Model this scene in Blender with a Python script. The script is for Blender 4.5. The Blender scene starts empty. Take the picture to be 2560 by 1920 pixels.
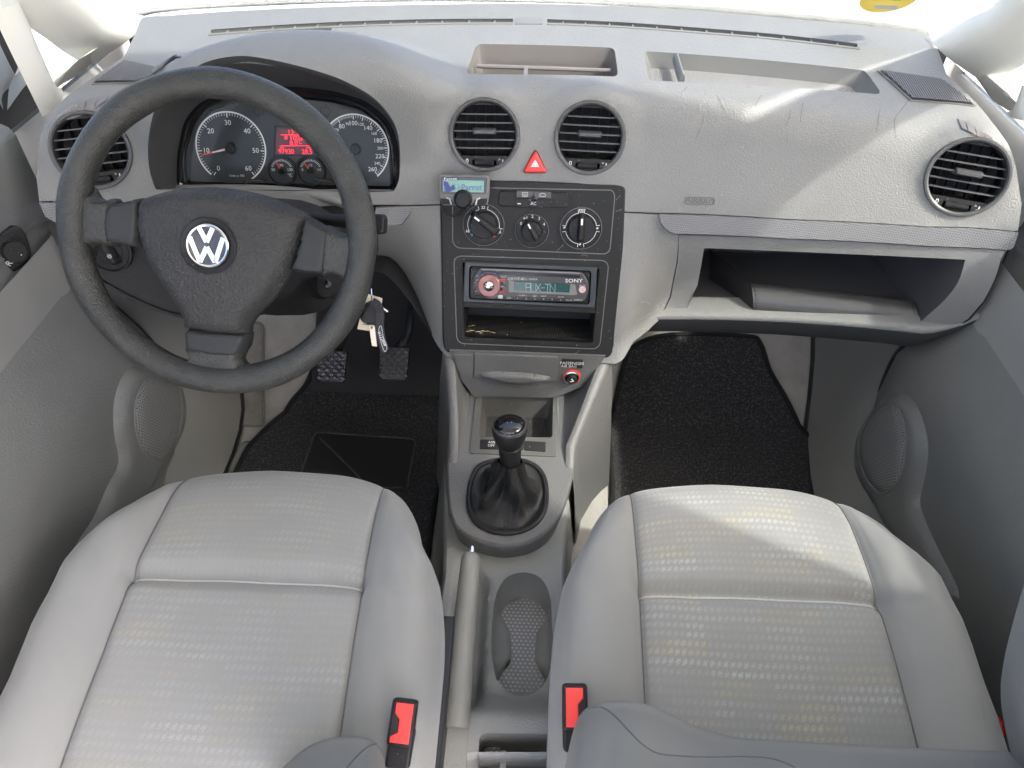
import bpy, bmesh, math, random
import numpy as np
from mathutils import Vector as V, Matrix
from mathutils.geometry import delaunay_2d_cdt

random.seed(7)
np.random.seed(7)
SC = bpy.context.scene
COL = SC.collection
rad = math.radians

# ------------------------------------------------------------------ camera, world, sun, exposure
CX, CZ, PITCH, YAW, ROLL, FPX = 0.0106, 1.1892, rad(43.26), rad(1.51), rad(1.01), 1865.8
_cp, _sp = math.cos(PITCH), math.sin(PITCH)
_rz = Matrix.Rotation(YAW, 3, 'Z')
FW = _rz @ V((0, _cp, -_sp)); _r0 = _rz @ V((1, 0, 0)); _u0 = _rz @ V((0, _sp, _cp))
RI = _r0 * math.cos(ROLL) + _u0 * math.sin(ROLL)
UP = -_r0 * math.sin(ROLL) + _u0 * math.cos(ROLL)
CAMP = V((CX, 0, CZ))
cam_d = bpy.data.cameras.new('camera')
cam_d.sensor_width = 36.0; cam_d.lens = 36.0 * FPX / 2560.0
cam_d.clip_start = 0.02; cam_d.clip_end = 500
cam = bpy.data.objects.new('camera', cam_d)
cam.matrix_world = Matrix(((RI.x, UP.x, -FW.x, CX), (RI.y, UP.y, -FW.y, 0), (RI.z, UP.z, -FW.z, CZ), (0, 0, 0, 1)))
COL.objects.link(cam); SC.camera = cam

SUN_AZ, SUN_EL = 120.0, 50.0          # degrees right of straight ahead, above the horizon
world = bpy.data.worlds.new('World'); SC.world = world; world.use_nodes = True
wn = world.node_tree.nodes; wn.clear()
sky = wn.new('ShaderNodeTexSky'); sky.sky_type = 'NISHITA'; sky.sun_disc = False
sky.sun_elevation = rad(SUN_EL); sky.sun_rotation = rad(SUN_AZ)
sky.air_density = .55; sky.dust_density = 4.6; sky.ozone_density = 0.0
bg = wn.new('ShaderNodeBackground'); bg.inputs['Strength'].default_value = 0.15
wo = wn.new('ShaderNodeOutputWorld')
world.node_tree.links.new(sky.outputs[0], bg.inputs[0]); world.node_tree.links.new(bg.outputs[0], wo.inputs[0])
sun_d = bpy.data.lights.new('sun', 'SUN'); sun_d.energy = 2.0; sun_d.angle = rad(2.0); sun_d.color = (1, .96, .9)
sun = bpy.data.objects.new('sun', sun_d)
_sd = V((math.sin(rad(SUN_AZ)) * math.cos(rad(SUN_EL)), math.cos(rad(SUN_AZ)) * math.cos(rad(SUN_EL)), math.sin(rad(SUN_EL))))
sun.rotation_euler = (-_sd).to_track_quat('-Z', 'Y').to_euler(); sun.location = (2, 2, 4)
COL.objects.link(sun)
SC.view_settings.view_transform = 'Standard'; SC.view_settings.look = 'None'
SC.view_settings.exposure = 2.70; SC.view_settings.gamma = 1
SC.render.engine = 'CYCLES'
SC.cycles.use_denoising = True
SC.cycles.max_bounces = 10; SC.cycles.diffuse_bounces = 6; SC.cycles.transparent_max_bounces = 12
SC.cycles.sample_clamp_indirect = 6

# ------------------------------------------------------------------ measuring: photograph pixels to rays
def ray(p):
    return FW + RI * ((p[0] - 1280) / FPX) - UP * ((p[1] - 960) / FPX)
def onpl(p, n, d):
    r = ray(p); n = V(n); return CAMP + r * ((d - n.dot(CAMP)) / n.dot(r))
def atz(p, z): return onpl(p, (0, 0, 1), z)
def aty(p, y): return onpl(p, (0, 1, 0), y)
def atx(p, x): return onpl(p, (1, 0, 0), x)
def proj(P):
    d = V(P) - CAMP; w = d.dot(FW); return (1280 + FPX * d.dot(RI) / w, 960 - FPX * d.dot(UP) / w)
KK = 2560 / 2212
def q(x, y): return (x * KK, y * KK)
def zoomer(x0, y0, s): return lambda x, y: (x0 + x * s, y0 + y * s)
zA = zoomer(0, 0, 860 / 2212); zB = zoomer(850, 0, 860 / 2212); zC = zoomer(1700, 0, 860 / 2212)
zD = zoomer(0, 640, 860 / 2212); zE = zoomer(850, 640, 860 / 2212); zF = zoomer(1700, 640, 860 / 2212)
zG = zoomer(0, 1280, 860 / 2212); zH = zoomer(850, 1280, 860 / 2212); zI = zoomer(1700, 1280, 860 / 2212)
z4 = zoomer(440, 200, 580 / 2212); z5 = zoomer(1080, 420, 500 / 1728); z6 = zoomer(1080, 860, 500 / 1728)
z7 = zoomer(1640, 540, 900 / 2212); z8 = zoomer(700, 700, 420 / 1452)
def L(f, pts): return [f(*p) for p in pts]

def hit(p, g, t0=.25, t1=2.6, n=160):
    r = ray(p); a = t0; ga = g(CAMP + r * a)
    for i in range(1, n + 1):
        b = t0 + (t1 - t0) * i / n; gb = g(CAMP + r * b)
        if (ga > 0) != (gb > 0):
            for _ in range(30):
                m = (a + b) / 2
                if (g(CAMP + r * m) > 0) == (ga > 0): a = m
                else: b = m
            return CAMP + r * a
        a, ga = b, gb
    return CAMP + r * t1

# ------------------------------------------------------------------ object helpers
FRM = {}
def mframe(o, x, v, n):
    return Matrix(((x.x, v.x, n.x, o.x), (x.y, v.y, n.y, o.y), (x.z, v.z, n.z, o.z), (0, 0, 0, 1)))
def frame(o, n, up=V((0, 0, 1)), roll=0):
    n = V(n).normalized(); x = V(up).cross(n).normalized(); v = n.cross(x)
    if roll:
        c, s = math.cos(roll), math.sin(roll); x, v = x * c + v * s, v * c - x * s
    return mframe(V(o), x, v, n)
def lp(M, p, c=0.0):
    """pixel -> local (a, b) on the plane at height c of frame M"""
    n = M.col[2].xyz; o = M.col[3].xyz + n * c
    P = onpl(p, n, n.dot(o)); d = P - M.col[3].xyz
    return (d.dot(M.col[0].xyz), d.dot(M.col[1].xyz))
def lps(M, pts, c=0.0): return [lp(M, p, c) for p in pts]

def tag(o, label=None, cat=None, group=None, kind=None):
    if label: o['label'] = label
    if cat: o['category'] = cat
    if group: o['group'] = group
    if kind: o['kind'] = kind
    return o
def thing(name, label, cat, M, group=None):
    o = bpy.data.objects.new(name, None); o.empty_display_size = .02
    if not isinstance(M, Matrix): M = Matrix.Translation(V(M))
    o.matrix_world = M; FRM[o] = M.copy(); COL.objects.link(o)
    return tag(o, label, cat, group)
def part(name, geo, mat, parent=None, world=False, sharp=38, smooth=True, label=None):
    verts, faces = geo[0], geo[1]
    me = bpy.data.meshes.new(name)
    if world and parent is not None and parent in FRM:
        I = FRM[parent].inverted(); verts = [I @ V(p) for p in verts]
    me.from_pydata([tuple(p) for p in verts], [], [tuple(f) for f in faces]); me.update()
    if smooth:
        me.polygons.foreach_set('use_smooth', [True] * len(me.polygons))
        if sharp: me.set_sharp_from_angle(angle=rad(sharp))
    if len(geo) > 2 and geo[2] is not None:
        uv = me.uv_layers.new(name='uv')
        li = np.empty(len(me.loops), np.int32); me.loops.foreach_get('vertex_index', li)
        uv.data.foreach_set('uv', np.asarray(geo[2], np.float32)[li].ravel())
    if mat: me.materials.append(mat)
    o = bpy.data.objects.new(name, me); COL.objects.link(o)
    if parent is not None:
        o.parent = parent; FRM[o] = FRM[parent]
    else: FRM[o] = Matrix.Identity(4)
    if label: o['label'] = label
    return o
def struct(name, geo, mat, **k):
    return tag(part(name, geo, mat, **k), kind='structure')
def dup(root, M, label=None, group=None):
    r = root.copy(); COL.objects.link(r); r.matrix_world = M; FRM[r] = M
    if label: r['label'] = label
    if group: r['group'] = group
    for ch in list(root.children):
        c = ch.copy(); COL.objects.link(c); c.parent = r; FRM[c] = M
        for g in list(ch.children):
            d = g.copy(); COL.objects.link(d); d.parent = c; FRM[d] = M
    return r
def join(*gs):
    v, f = [], []
    for g in gs:
        n = len(v); v += list(g[0]); f += [tuple(i + n for i in k) for k in g[1]]
    return v, f
def xf(geo, M):
    return [M @ V(p) for p in geo[0]], geo[1]

def area2(p):
    return .5 * sum(p[i][0] * p[(i + 1) % len(p)][1] - p[(i + 1) % len(p)][0] * p[i][1] for i in range(len(p)))
def ccw(p): return list(p) if area2(p) > 0 else list(p)[::-1]
def offset(poly, d):
    """inset (d>0) of a ccw polygon by mitred edges"""
    n = len(poly); out = []
    for i in range(n):
        a, b, c = V(poly[i - 1]).xy, V(poly[i]).xy, V(poly[(i + 1) % n]).xy
        e, f = (b - a), (c - b)
        if e.length < 1e-9 or f.length < 1e-9: out.append(tuple(b)); continue
        e.normalize(); f.normalize()
        m = V((-e.y - f.y, e.x + f.x)); l = m.length
        if l < 1e-6: out.append(tuple(b)); continue
        m /= l; k = d / max(.35, m.dot(V((-e.y, e.x)))); out.append((b.x + m.x * k, b.y + m.y * k))
    return out
def rpoly(pts, r, n=5):
    """polygon with rounded corners (r: number or list)"""
    out = []; N = len(pts)
    for i in range(N):
        a, b, c = V(pts[i - 1]).xy, V(pts[i]).xy, V(pts[(i + 1) % N]).xy
        rr = r[i] if isinstance(r, (list, tuple)) else r
        rr = min(rr, .49 * (a - b).length, .49 * (c - b).length)
        if rr <= 0: out.append(tuple(b)); continue
        p0 = b + (a - b).normalized() * rr; p1 = b + (c - b).normalized() * rr
        for k in range(n + 1):
            t = k / n; out.append(tuple(p0 * (1 - t) ** 2 + b * 2 * t * (1 - t) + p1 * t * t))
    return out
def rrect(w, h, r, cx=0, cy=0, n=5):
    return rpoly([(cx - w / 2, cy - h / 2), (cx + w / 2, cy - h / 2), (cx + w / 2, cy + h / 2), (cx - w / 2, cy + h / 2)], r, n)
def circ(r, cx=0, cy=0, n=40, a0=0, a1=360, ry=None):
    full = abs(a1 - a0) >= 360; m = n if full else n + 1
    return [(cx + r * math.cos(rad(a0 + (a1 - a0) * i / n)), cy + (ry or r) * math.sin(rad(a0 + (a1 - a0) * i / n))) for i in range(m)]
def resample(poly, h):
    out = []; N = len(poly)
    for i in range(N):
        a, b = np.array(poly[i], float), np.array(poly[(i + 1) % N], float)
        m = max(1, int(math.ceil(np.hypot(*(b - a)) / h)))
        for k in range(m): out.append(tuple(a + (b - a) * k / m))
    return out
def spline(pts, n=8, closed=False):
    """Catmull-Rom through points"""
    P = [np.array(p, float) for p in pts]; N = len(P); out = []
    for i in range(N if closed else N - 1):
        if closed: a, b, c, d = P[i - 1], P[i], P[(i + 1) % N], P[(i + 2) % N]
        else: a, b, c, d = P[max(i - 1, 0)], P[i], P[i + 1], P[min(i + 2, N - 1)]
        for k in range(n):
            t = k / n
            out.append(.5 * ((2 * b) + (c - a) * t + (2 * a - 5 * b + 4 * c - d) * t * t + (-a + 3 * b - 3 * c + d) * t ** 3))
    if not closed: out.append(P[-1])
    return [tuple(float(x) for x in o) for o in out]
def inside(P, poly):
    x, y = P[:, 0], P[:, 1]; r = np.zeros(len(P), bool); N = len(poly)
    for i in range(N):
        x0, y0 = poly[i]; x1, y1 = poly[(i + 1) % N]
        if y0 == y1: continue
        c = ((y0 > y) != (y1 > y)) & (x < (x1 - x0) * (y - y0) / (y1 - y0) + x0); r ^= c
    return r
def bdist(P, polys):
    d = np.full(len(P), 9e9)
    for poly in polys:
        A = np.array(poly); B = np.roll(A, -1, 0)
        for a, b in zip(A, B):
            ab = b - a; L2 = ab @ ab
            t = np.clip(((P - a) @ ab) / L2, 0, 1) if L2 > 1e-18 else np.zeros(len(P))
            d = np.minimum(d, np.hypot(*(P - a - t[:, None] * ab).T))
    return d
def fill(outer, holes=(), h=None):
    """triangulate a 2D region; h: interior grid spacing"""
    polys = [list(outer)] + [list(k) for k in holes]
    vs, es = [], []
    for p in polys:
        b = len(vs); vs += [V((x, y)) for x, y in p]; es += [(b + i, b + (i + 1) % len(p)) for i in range(len(p))]
    if h:
        A = np.array(outer); lo, hi = A.min(0), A.max(0)
        g = [(x + (h / 2 if j % 2 else 0), y) for j, y in enumerate(np.arange(lo[1], hi[1], h * .87)) for x in np.arange(lo[0], hi[0], h)]
        if g:
            G = np.array(g); ok = inside(G, outer)
            for k in holes: ok &= ~inside(G, k)
            G = G[ok]
            if len(G): G = G[bdist(G, polys) > h * .45]
            vs += [V((float(a), float(b))) for a, b in G]
    r = delaunay_2d_cdt(vs, es, [], 0, 1e-7)
    P = np.array([(v.x, v.y) for v in r[0]]); T = np.array([t for t in r[2] if len(t) == 3])
    c = P[T].mean(1); ok = inside(c, outer)
    for k in holes: ok &= ~inside(c, k)
    T = T[ok]
    a = P[T]; ar = (a[:, 1, 0] - a[:, 0, 0]) * (a[:, 2, 1] - a[:, 0, 1]) - (a[:, 1, 1] - a[:, 0, 1]) * (a[:, 2, 0] - a[:, 0, 0])
    T[ar < 0] = T[ar < 0][:, ::-1]
    return P, [tuple(int(i) for i in t) for t in T]

def prism(poly, z0, z1, bev=0, holes=(), bottom=False, seg=2):
    """extruded plate, front at z1 with a rounded edge, walls down to z0; holes get walls"""
    poly = ccw(poly); rings = [(poly, z0)]
    if bev:
        for k in range(seg + 1):
            a = math.pi / 2 * k / seg
            rings.append((offset(poly, bev * (1 - math.cos(a))), z1 - bev + bev * math.sin(a)))
    else: rings.append((poly, z1))
    vs, fs = [], []; n = len(poly)
    for r, z in rings: vs += [(x, y, z) for x, y in r]
    for k in range(len(rings) - 1):
        for i in range(n):
            j = (i + 1) % n; fs.append((k * n + i, k * n + j, (k + 1) * n + j, (k + 1) * n + i))
    holes = [ccw(h) for h in holes]
    P, T = fill(rings[-1][0], holes)
    b = len(vs); vs += [(x, y, z1) for x, y in P]; fs += [tuple(b + i for i in t) for t in T]
    for h in holes:
        b = len(vs); m = len(h); vs += [(x, y, z1) for x, y in h] + [(x, y, z0) for x, y in h]
        fs += [(b + i, b + m + i, b + m + (i + 1) % m, b + (i + 1) % m) for i in range(m)]
    if bottom:
        P, T = fill(poly, holes); b = len(vs); vs += [(x, y, z0) for x, y in P]; fs += [tuple(b + i for i in t[::-1]) for t in T]
    return vs, fs
def pillow(poly, z0, hgt, delta, h=.006, dome=0, holes=()):
    """padded plate: rises from its outline to hgt over the width delta"""
    poly = resample(ccw(poly), h)
    P, T = fill(poly, holes, h); d = bdist(P, [poly] + list(holes)); c = np.array(poly).mean(0)
    t = np.clip(d / delta, 0, 1); z = hgt * np.sqrt(np.clip(1 - (1 - t) ** 2, 0, 1))
    if dome:
        rr = ((P - c) ** 2).sum(1); z = z + dome * (1 - rr / rr.max()) * t
    vs = [(x, y, z0 + zz) for (x, y), zz in zip(P, z)]; fs = list(T)
    n = len(poly); b = len(vs); vs += [(x, y, z0) for x, y in poly] + [(x, y, z0 - .012) for x, y in poly]
    fs += [(b + n + i, b + n + (i + 1) % n, b + (i + 1) % n, b + i) for i in range(n)]
    return vs, fs
def tube(path, r, seg=10, cap=True, flat=1.0, up=None):
    P = [V(p) for p in path]; n = len(P); vs, fs = [], []
    R = r if isinstance(r, (list, tuple)) else [r] * n
    t0 = (P[1] - P[0]).normalized(); x = (V(up) if up else (V((0, 0, 1)) if abs(t0.z) < .9 else V((1, 0, 0)))).cross(t0).normalized()
    for i in range(n):
        t = (P[min(i + 1, n - 1)] - P[max(i - 1, 0)]).normalized(); x = (x - t * x.dot(t)).normalized(); y = t.cross(x)
        for k in range(seg):
            a = 2 * math.pi * k / seg; vs.append(P[i] + x * (R[i] * math.cos(a)) + y * (R[i] * flat * math.sin(a)))
    for i in range(n - 1):
        for k in range(seg):
            l = (k + 1) % seg; fs.append((i * seg + k, i * seg + l, (i + 1) * seg + l, (i + 1) * seg + k))
    if cap: fs += [tuple(range(seg))[::-1], tuple((n - 1) * seg + k for k in range(seg))]
    return vs, fs
def lathe(prof, n=40, o=(0, 0), cap=False):
    """(r, z) profile turned about local z"""
    vs, fs = [], []
    for r, z in prof: vs += [(o[0] + r * math.cos(2 * math.pi * k / n), o[1] + r * math.sin(2 * math.pi * k / n), z) for k in range(n)]
    for i in range(len(prof) - 1):
        for k in range(n):
            l = (k + 1) % n; fs.append((i * n + k, i * n + l, (i + 1) * n + l, (i + 1) * n + k))
    if cap: fs.append(tuple((len(prof) - 1) * n + k for k in range(n)))
    return vs, fs
def box(lo, hi, bev=0):
    P = [(lo[0], lo[1]), (hi[0], lo[1]), (hi[0], hi[1]), (lo[0], hi[1])]
    return prism(P, lo[2], hi[2], bev, bottom=True)
def grid(fn, nu, nv, uv=False):
    vs = [fn(i / nu, j / nv) for j in range(nv + 1) for i in range(nu + 1)]
    fs = [(j * (nu + 1) + i, j * (nu + 1) + i + 1, (j + 1) * (nu + 1) + i + 1, (j + 1) * (nu + 1) + i) for j in range(nv) for i in range(nu)]
    return vs, fs
def loft(rows, closed=False):
    m = len(rows[0]); vs = [p for r in rows for p in r]; fs = []
    for i in range(len(rows) - 1):
        for k in range(m if closed else m - 1):
            l = (k + 1) % m; fs.append((i * m + k, i * m + l, (i + 1) * m + l, (i + 1) * m + k))
    return vs, fs
def stroke(pts, w, closed=False):
    """flat polyline of width w -> outline polygons (one quad per segment, joined)"""
    vs, fs = [], []; n = len(pts); rows = []
    for i in range(n):
        a = V(pts[i - 1] if (i or closed) else pts[i]).xy; c = V(pts[(i + 1) % n] if (i < n - 1 or closed) else pts[i]).xy
        b = V(pts[i]).xy; e = (b - a); f = (c - b)
        e = e.normalized() if e.length > 1e-9 else f.normalized(); f = f.normalized() if f.length > 1e-9 else e
        m = V((-e.y - f.y, e.x + f.x)); m = m.normalized() if m.length > 1e-6 else V((-e.y, e.x))
        k = w / 2 / max(.4, m.dot(V((-e.y, e.x)))); rows.append((b + m * k, b - m * k))
    for l, r in rows: vs += [(l.x, l.y), (r.x, r.y)]
    for i in range(n if closed else n - 1):
        j = (i + 1) % n; fs.append((2 * i + 1, 2 * j + 1, 2 * j, 2 * i))
    return vs, fs
def line(pts, w, c, closed=False, h=.0):
    """flat printed line (or raised ridge of height h) at height c"""
    v, f = stroke(pts, w, closed); 
    if not h: return [(x, y, c) for x, y in v], f
    n = len(v); vs = [(x, y, c + h) for x, y in v] + [(x, y, c) for x, y in v]; fs = list(f)
    for i in range(0, n - 2, 2):
        fs += [(i, i + 2, n + i + 2, n + i), (i + 3, i + 1, n + i + 1, n + i + 3)]
    if closed: fs += [(n - 2, 0, n, 2 * n - 2), (1, n - 1, 2 * n - 1, n + 1)]
    return vs, fs

# ------------------------------------------------------------------ lettering
_tc = {}
def text(s, size, cx=0, cy=0, c=0, rot=0, sx=1.0, align='C', shear=0):
    """flat lettering, capital height = size, centred on (cx, cy)"""
    if s not in _tc:
        cu = bpy.data.curves.new('t', 'FONT'); cu.body = s; cu.size = 1; cu.resolution_u = 2
        ob = bpy.data.objects.new('t', cu); TS.collection.objects.link(ob)
        TS.view_layers[0].update(); dg = TS.view_layers[0].depsgraph
        me = bpy.data.meshes.new_from_object(ob.evaluated_get(dg))
        _tc[s] = ([(v.co.x, v.co.y) for v in me.vertices], [tuple(p.vertices) for p in me.polygons])
        bpy.data.objects.remove(ob); bpy.data.curves.remove(cu); bpy.data.meshes.remove(me)
    v, f = _tc[s]; k = size / .70
    xs = [p[0] for p in v]; mx = (min(xs) + max(xs)) / 2 if align == 'C' else (min(xs) if align == 'L' else max(xs))
    ca, sa = math.cos(rot), math.sin(rot); out = []
    for x, y in v:
        a = ((x - mx) + shear * y) * k * sx; b = (y - .35) * k
        out.append((cx + a * ca - b * sa, cy + a * sa + b * ca, c))
    return out, f
TS = bpy.data.scenes.new('lettering_workbench')

# ------------------------------------------------------------------ materials
def mat(name, col, rough=.5, bump=0, bscale=400, bdist=.0008, metal=0, spec=.5, kind='leather', var=.06, vscale=9, coat=0, emit=None, estr=0, sheen=0, dust=0, dscale=260, dth=(.70, .76)):
    m = bpy.data.materials.new(name); m.use_nodes = True; nt = m.node_tree; N = nt.nodes; b = N['Principled BSDF']
    b.inputs['Roughness'].default_value = rough; b.inputs['Metallic'].default_value = metal
    b.inputs['Specular IOR Level'].default_value = spec
    if coat: b.inputs['Coat Weight'].default_value = coat; b.inputs['Coat Roughness'].default_value = .08
    if sheen: b.inputs['Sheen Weight'].default_value = sheen; b.inputs['Sheen Roughness'].default_value = .4
    c4 = (*col, 1); tc = N.new('ShaderNodeTexCoord')
    if var or dust:
        nz = N.new('ShaderNodeTexNoise'); nz.inputs['Scale'].default_value = vscale; nz.inputs['Detail'].default_value = 6; nz.inputs['Roughness'].default_value = .65
        nt.links.new(tc.outputs['Object'], nz.inputs['Vector'])
        rp = N.new('ShaderNodeValToRGB'); rp.color_ramp.elements[0].position = .3; rp.color_ramp.elements[1].position = .7
        lo, hi = 1 - var, 1 + var
        rp.color_ramp.elements[0].color = tuple(min(1, x * lo) for x in col) + (1,); rp.color_ramp.elements[1].color = tuple(min(1, x * hi) for x in col) + (1,)
        nt.links.new(nz.outputs['Fac'], rp.inputs['Fac']); nt.links.new(rp.outputs['Color'], b.inputs['Base Color'])
        mr = N.new('ShaderNodeMapRange'); mr.inputs['To Min'].default_value = max(0, rough - .07); mr.inputs['To Max'].default_value = min(1, rough + .07)
        nt.links.new(nz.outputs['Fac'], mr.inputs['Value']); nt.links.new(mr.outputs[0], b.inputs['Roughness'])
        if dust:      # pale specks of dust and lint
            d = N.new('ShaderNodeTexNoise'); d.inputs['Scale'].default_value = dscale; d.inputs['Detail'].default_value = 2
            nt.links.new(tc.outputs['Object'], d.inputs['Vector'])
            r2 = N.new('ShaderNodeValToRGB'); r2.color_ramp.elements[0].position = dth[0]; r2.color_ramp.elements[1].position = dth[1]
            mx = N.new('ShaderNodeMix'); mx.data_type = 'RGBA'; mx.inputs[7].default_value = (.5, .5, .48, 1)
            mu = N.new('ShaderNodeMath'); mu.operation = 'MULTIPLY'; mu.inputs[1].default_value = dust
            nt.links.new(d.outputs['Fac'], r2.inputs['Fac']); nt.links.new(r2.outputs['Color'], mu.inputs[0]); nt.links.new(mu.outputs[0], mx.inputs[0])
            nt.links.new(rp.outputs['Color'], mx.inputs[6]); nt.links.new(mx.outputs[2], b.inputs['Base Color'])
    else: b.inputs['Base Color'].default_value = c4
    if bump:
        if kind == 'leather':
            t = N.new('ShaderNodeTexVoronoi'); t.inputs['Scale'].default_value = bscale; t.feature = 'SMOOTH_F1'
            w = N.new('ShaderNodeTexNoise'); w.inputs['Scale'].default_value = bscale * .35; w.inputs['Detail'].default_value = 3
            ma = N.new('ShaderNodeVectorMath'); ma.operation = 'MULTIPLY_ADD'; ma.inputs[1].default_value = (.0035,) * 3
            nt.links.new(tc.outputs['Object'], w.inputs['Vector']); nt.links.new(w.outputs['Color'], ma.inputs[0]); nt.links.new(tc.outputs['Object'], ma.inputs[2])
            nt.links.new(ma.outputs[0], t.inputs['Vector']); h = t.outputs['Distance']
        elif kind == 'noise':
            t = N.new('ShaderNodeTexNoise'); t.inputs['Scale'].default_value = bscale; t.inputs['Detail'].default_value = 4
            nt.links.new(tc.outputs['Object'], t.inputs['Vector']); h = t.outputs['Fac']
        elif kind == 'weave':
            a = N.new('ShaderNodeTexWave'); a.inputs['Scale'].default_value = bscale; a.bands_direction = 'X'
            c = N.new('ShaderNodeTexWave'); c.inputs['Scale'].default_value = bscale; c.bands_direction = 'Y'
            nt.links.new(tc.outputs['Object'], a.inputs['Vector']); nt.links.new(tc.outputs['Object'], c.inputs['Vector'])
            s = N.new('ShaderNodeMath'); s.operation = 'ADD'; nt.links.new(a.outputs['Fac'], s.inputs[0]); nt.links.new(c.outputs['Fac'], s.inputs[1]); h = s.outputs[0]
        elif kind == 'ribs':
            a = N.new('ShaderNodeTexWave'); a.inputs['Scale'].default_value = bscale; a.bands_direction = 'X'
            nt.links.new(tc.outputs['Object'], a.inputs['Vector']); h = a.outputs['Fac']
        bp = N.new('ShaderNodeBump'); bp.inputs['Strength'].default_value = bump; bp.inputs['Distance'].default_value = bdist
        nt.links.new(h, bp.inputs['Height']); nt.links.new(bp.outputs[0], b.inputs['Normal'])
    if emit:
        b.inputs['Emission Color'].default_value = (*emit, 1); b.inputs['Emission Strength'].default_value = estr
    return m
def nodes_of(m): return m.node_tree.nodes, m.node_tree.links, m.node_tree.nodes['Principled BSDF']

def dotted(name, col, dark, pitch, rough=.5, r=.3, hexa=True, depth=.0008, bumpy=True, uv=True):
    """even grid of little pits or studs, laid out in the uv map in metres"""
    m = mat(name, col, rough, var=0); N, lk, b = nodes_of(m)
    tc = N.new('ShaderNodeTexCoord'); sp = N.new('ShaderNodeSeparateXYZ'); lk.new(tc.outputs['UV' if uv else 'Object'], sp.inputs[0])
    def M(op, a, c=None):
        n = N.new('ShaderNodeMath'); n.operation = op
        for i, x in enumerate((a, c)):
            if x is None: continue
            if isinstance(x, (int, float)): n.inputs[i].default_value = x
            else: lk.new(x, n.inputs[i])
        return n.outputs[0]
    x = M('DIVIDE', sp.outputs[0], pitch); y = M('DIVIDE', sp.outputs[1], pitch * (.87 if hexa else 1))
    if hexa: x = M('ADD', x, M('MULTIPLY', M('MODULO', M('FLOOR', M('ADD', y, 1000)), 2), .5))
    fx = M('SUBTRACT', M('FRACT', M('ADD', x, 1000)), .5); fy = M('SUBTRACT', M('FRACT', M('ADD', y, 1000)), .5)
    d = M('SQRT', M('ADD', M('MULTIPLY', fx, fx), M('MULTIPLY', fy, fy)))
    mr = N.new('ShaderNodeMapRange'); mr.interpolation_type = 'SMOOTHSTEP'
    mr.inputs['From Min'].default_value = r; mr.inputs['From Max'].default_value = r + .12; lk.new(d, mr.inputs['Value'])
    mx = N.new('ShaderNodeMix'); mx.data_type = 'RGBA'; mx.inputs[6].default_value = (*dark, 1); mx.inputs[7].default_value = (*col, 1)
    lk.new(mr.outputs[0], mx.inputs[0]); lk.new(mx.outputs[2], b.inputs['Base Color'])
    bp = N.new('ShaderNodeBump'); bp.inputs['Strength'].default_value = .7; bp.inputs['Distance'].default_value = depth; bp.invert = not bumpy
    lk.new(mr.outputs[0], bp.inputs['Height']); lk.new(bp.outputs[0], b.inputs['Normal'])
    return m

GREY = (.195, .197, .190)
M_DASH = mat('dash_grained_plastic', GREY, .52, .65, 500, .0009, var=.05, dust=.25)
M_DASHS = mat('dash_smooth_plastic', (.175, .177, .172), .5, .1, 700, .0004, var=.05)
M_HOODIN = mat('binnacle_inner_plastic', (.055, .055, .057), .5, .1, 700, .0003, spec=.22)
M_KNEE = mat('knee_panel_plastic', (.024, .024, .0245), .55, .5, 420, .0008, spec=.22)
M_DOOR = mat('door_grained_plastic', (.150, .154, .146), .5, .6, 450, .0008, var=.06)
M_PILLAR = mat('pillar_cream_trim', (.80, .80, .74), .6, .1, 600, .0003, var=.02)
M_BLACK = mat('black_satin_plastic', (.018, .018, .019), .42, .12, 900, .0003, var=.1, dust=.35, spec=.22)
M_PANEL = mat('charcoal_panel_plastic', (.019, .0193, .0188), .45, .12, 900, .0003, var=.08, dust=.5, spec=.22)
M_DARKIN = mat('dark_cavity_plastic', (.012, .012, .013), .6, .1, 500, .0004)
M_GLOVE = mat('glovebox_liner', (.075, .075, .080), .5, .15, 600, .0004, var=.15)
M_RIM = mat('steering_rim_foam', (.036, .037, .034), .42, .9, 480, .0011, var=.25, vscale=25, spec=.35)
M_PAD = mat('airbag_cover_grain', (.038, .038, .037), .5, 1.0, 330, .0015, var=.08, spec=.22)
M_SPOKE = mat('spoke_cover_satin', (.030, .0315, .032), .45, .05, 900, .0002, spec=.22)
M_CHROME = mat('chrome', (.75, .75, .75), .15, metal=1, var=0)
M_WHITE = mat('white_print', (.75, .75, .74), .5, var=0)
M_GREYPRINT = mat('grey_print', (.45, .45, .45), .5, var=0)
M_RED = mat('red_button_plastic', (.75, .035, .03), .35, var=.02)
M_BUCKLE = mat('red_buckle_plastic', (.85, .055, .05), .4, var=.03)
M_CONS = mat('console_light_plastic', (.25, .253, .24), .52, .65, 430, .0009, var=.05)
M_GEAR = mat('console_dark_plastic', (.112, .113, .110), .5, .65, 430, .0009, var=.06)
M_TRAY = mat('tray_warm_plastic', (.18, .168, .160), .45, .08, 700, .0003, var=.05)
M_CARPET = mat('light_carpet', (.40, .385, .355), .95, .9, 700, .003, kind='noise', var=.18, vscale=14)
M_RUBBER = mat('black_rubber', (.012, .012, .012), .35, .1, 700, .0003)
M_GLOSSB = mat('gloss_black', (.006, .006, .007), .08, var=0, coat=.6)
M_LEATHER = mat('black_leather', (.013, .013, .013), .55, .5, 420, .0008, var=.2)
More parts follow.
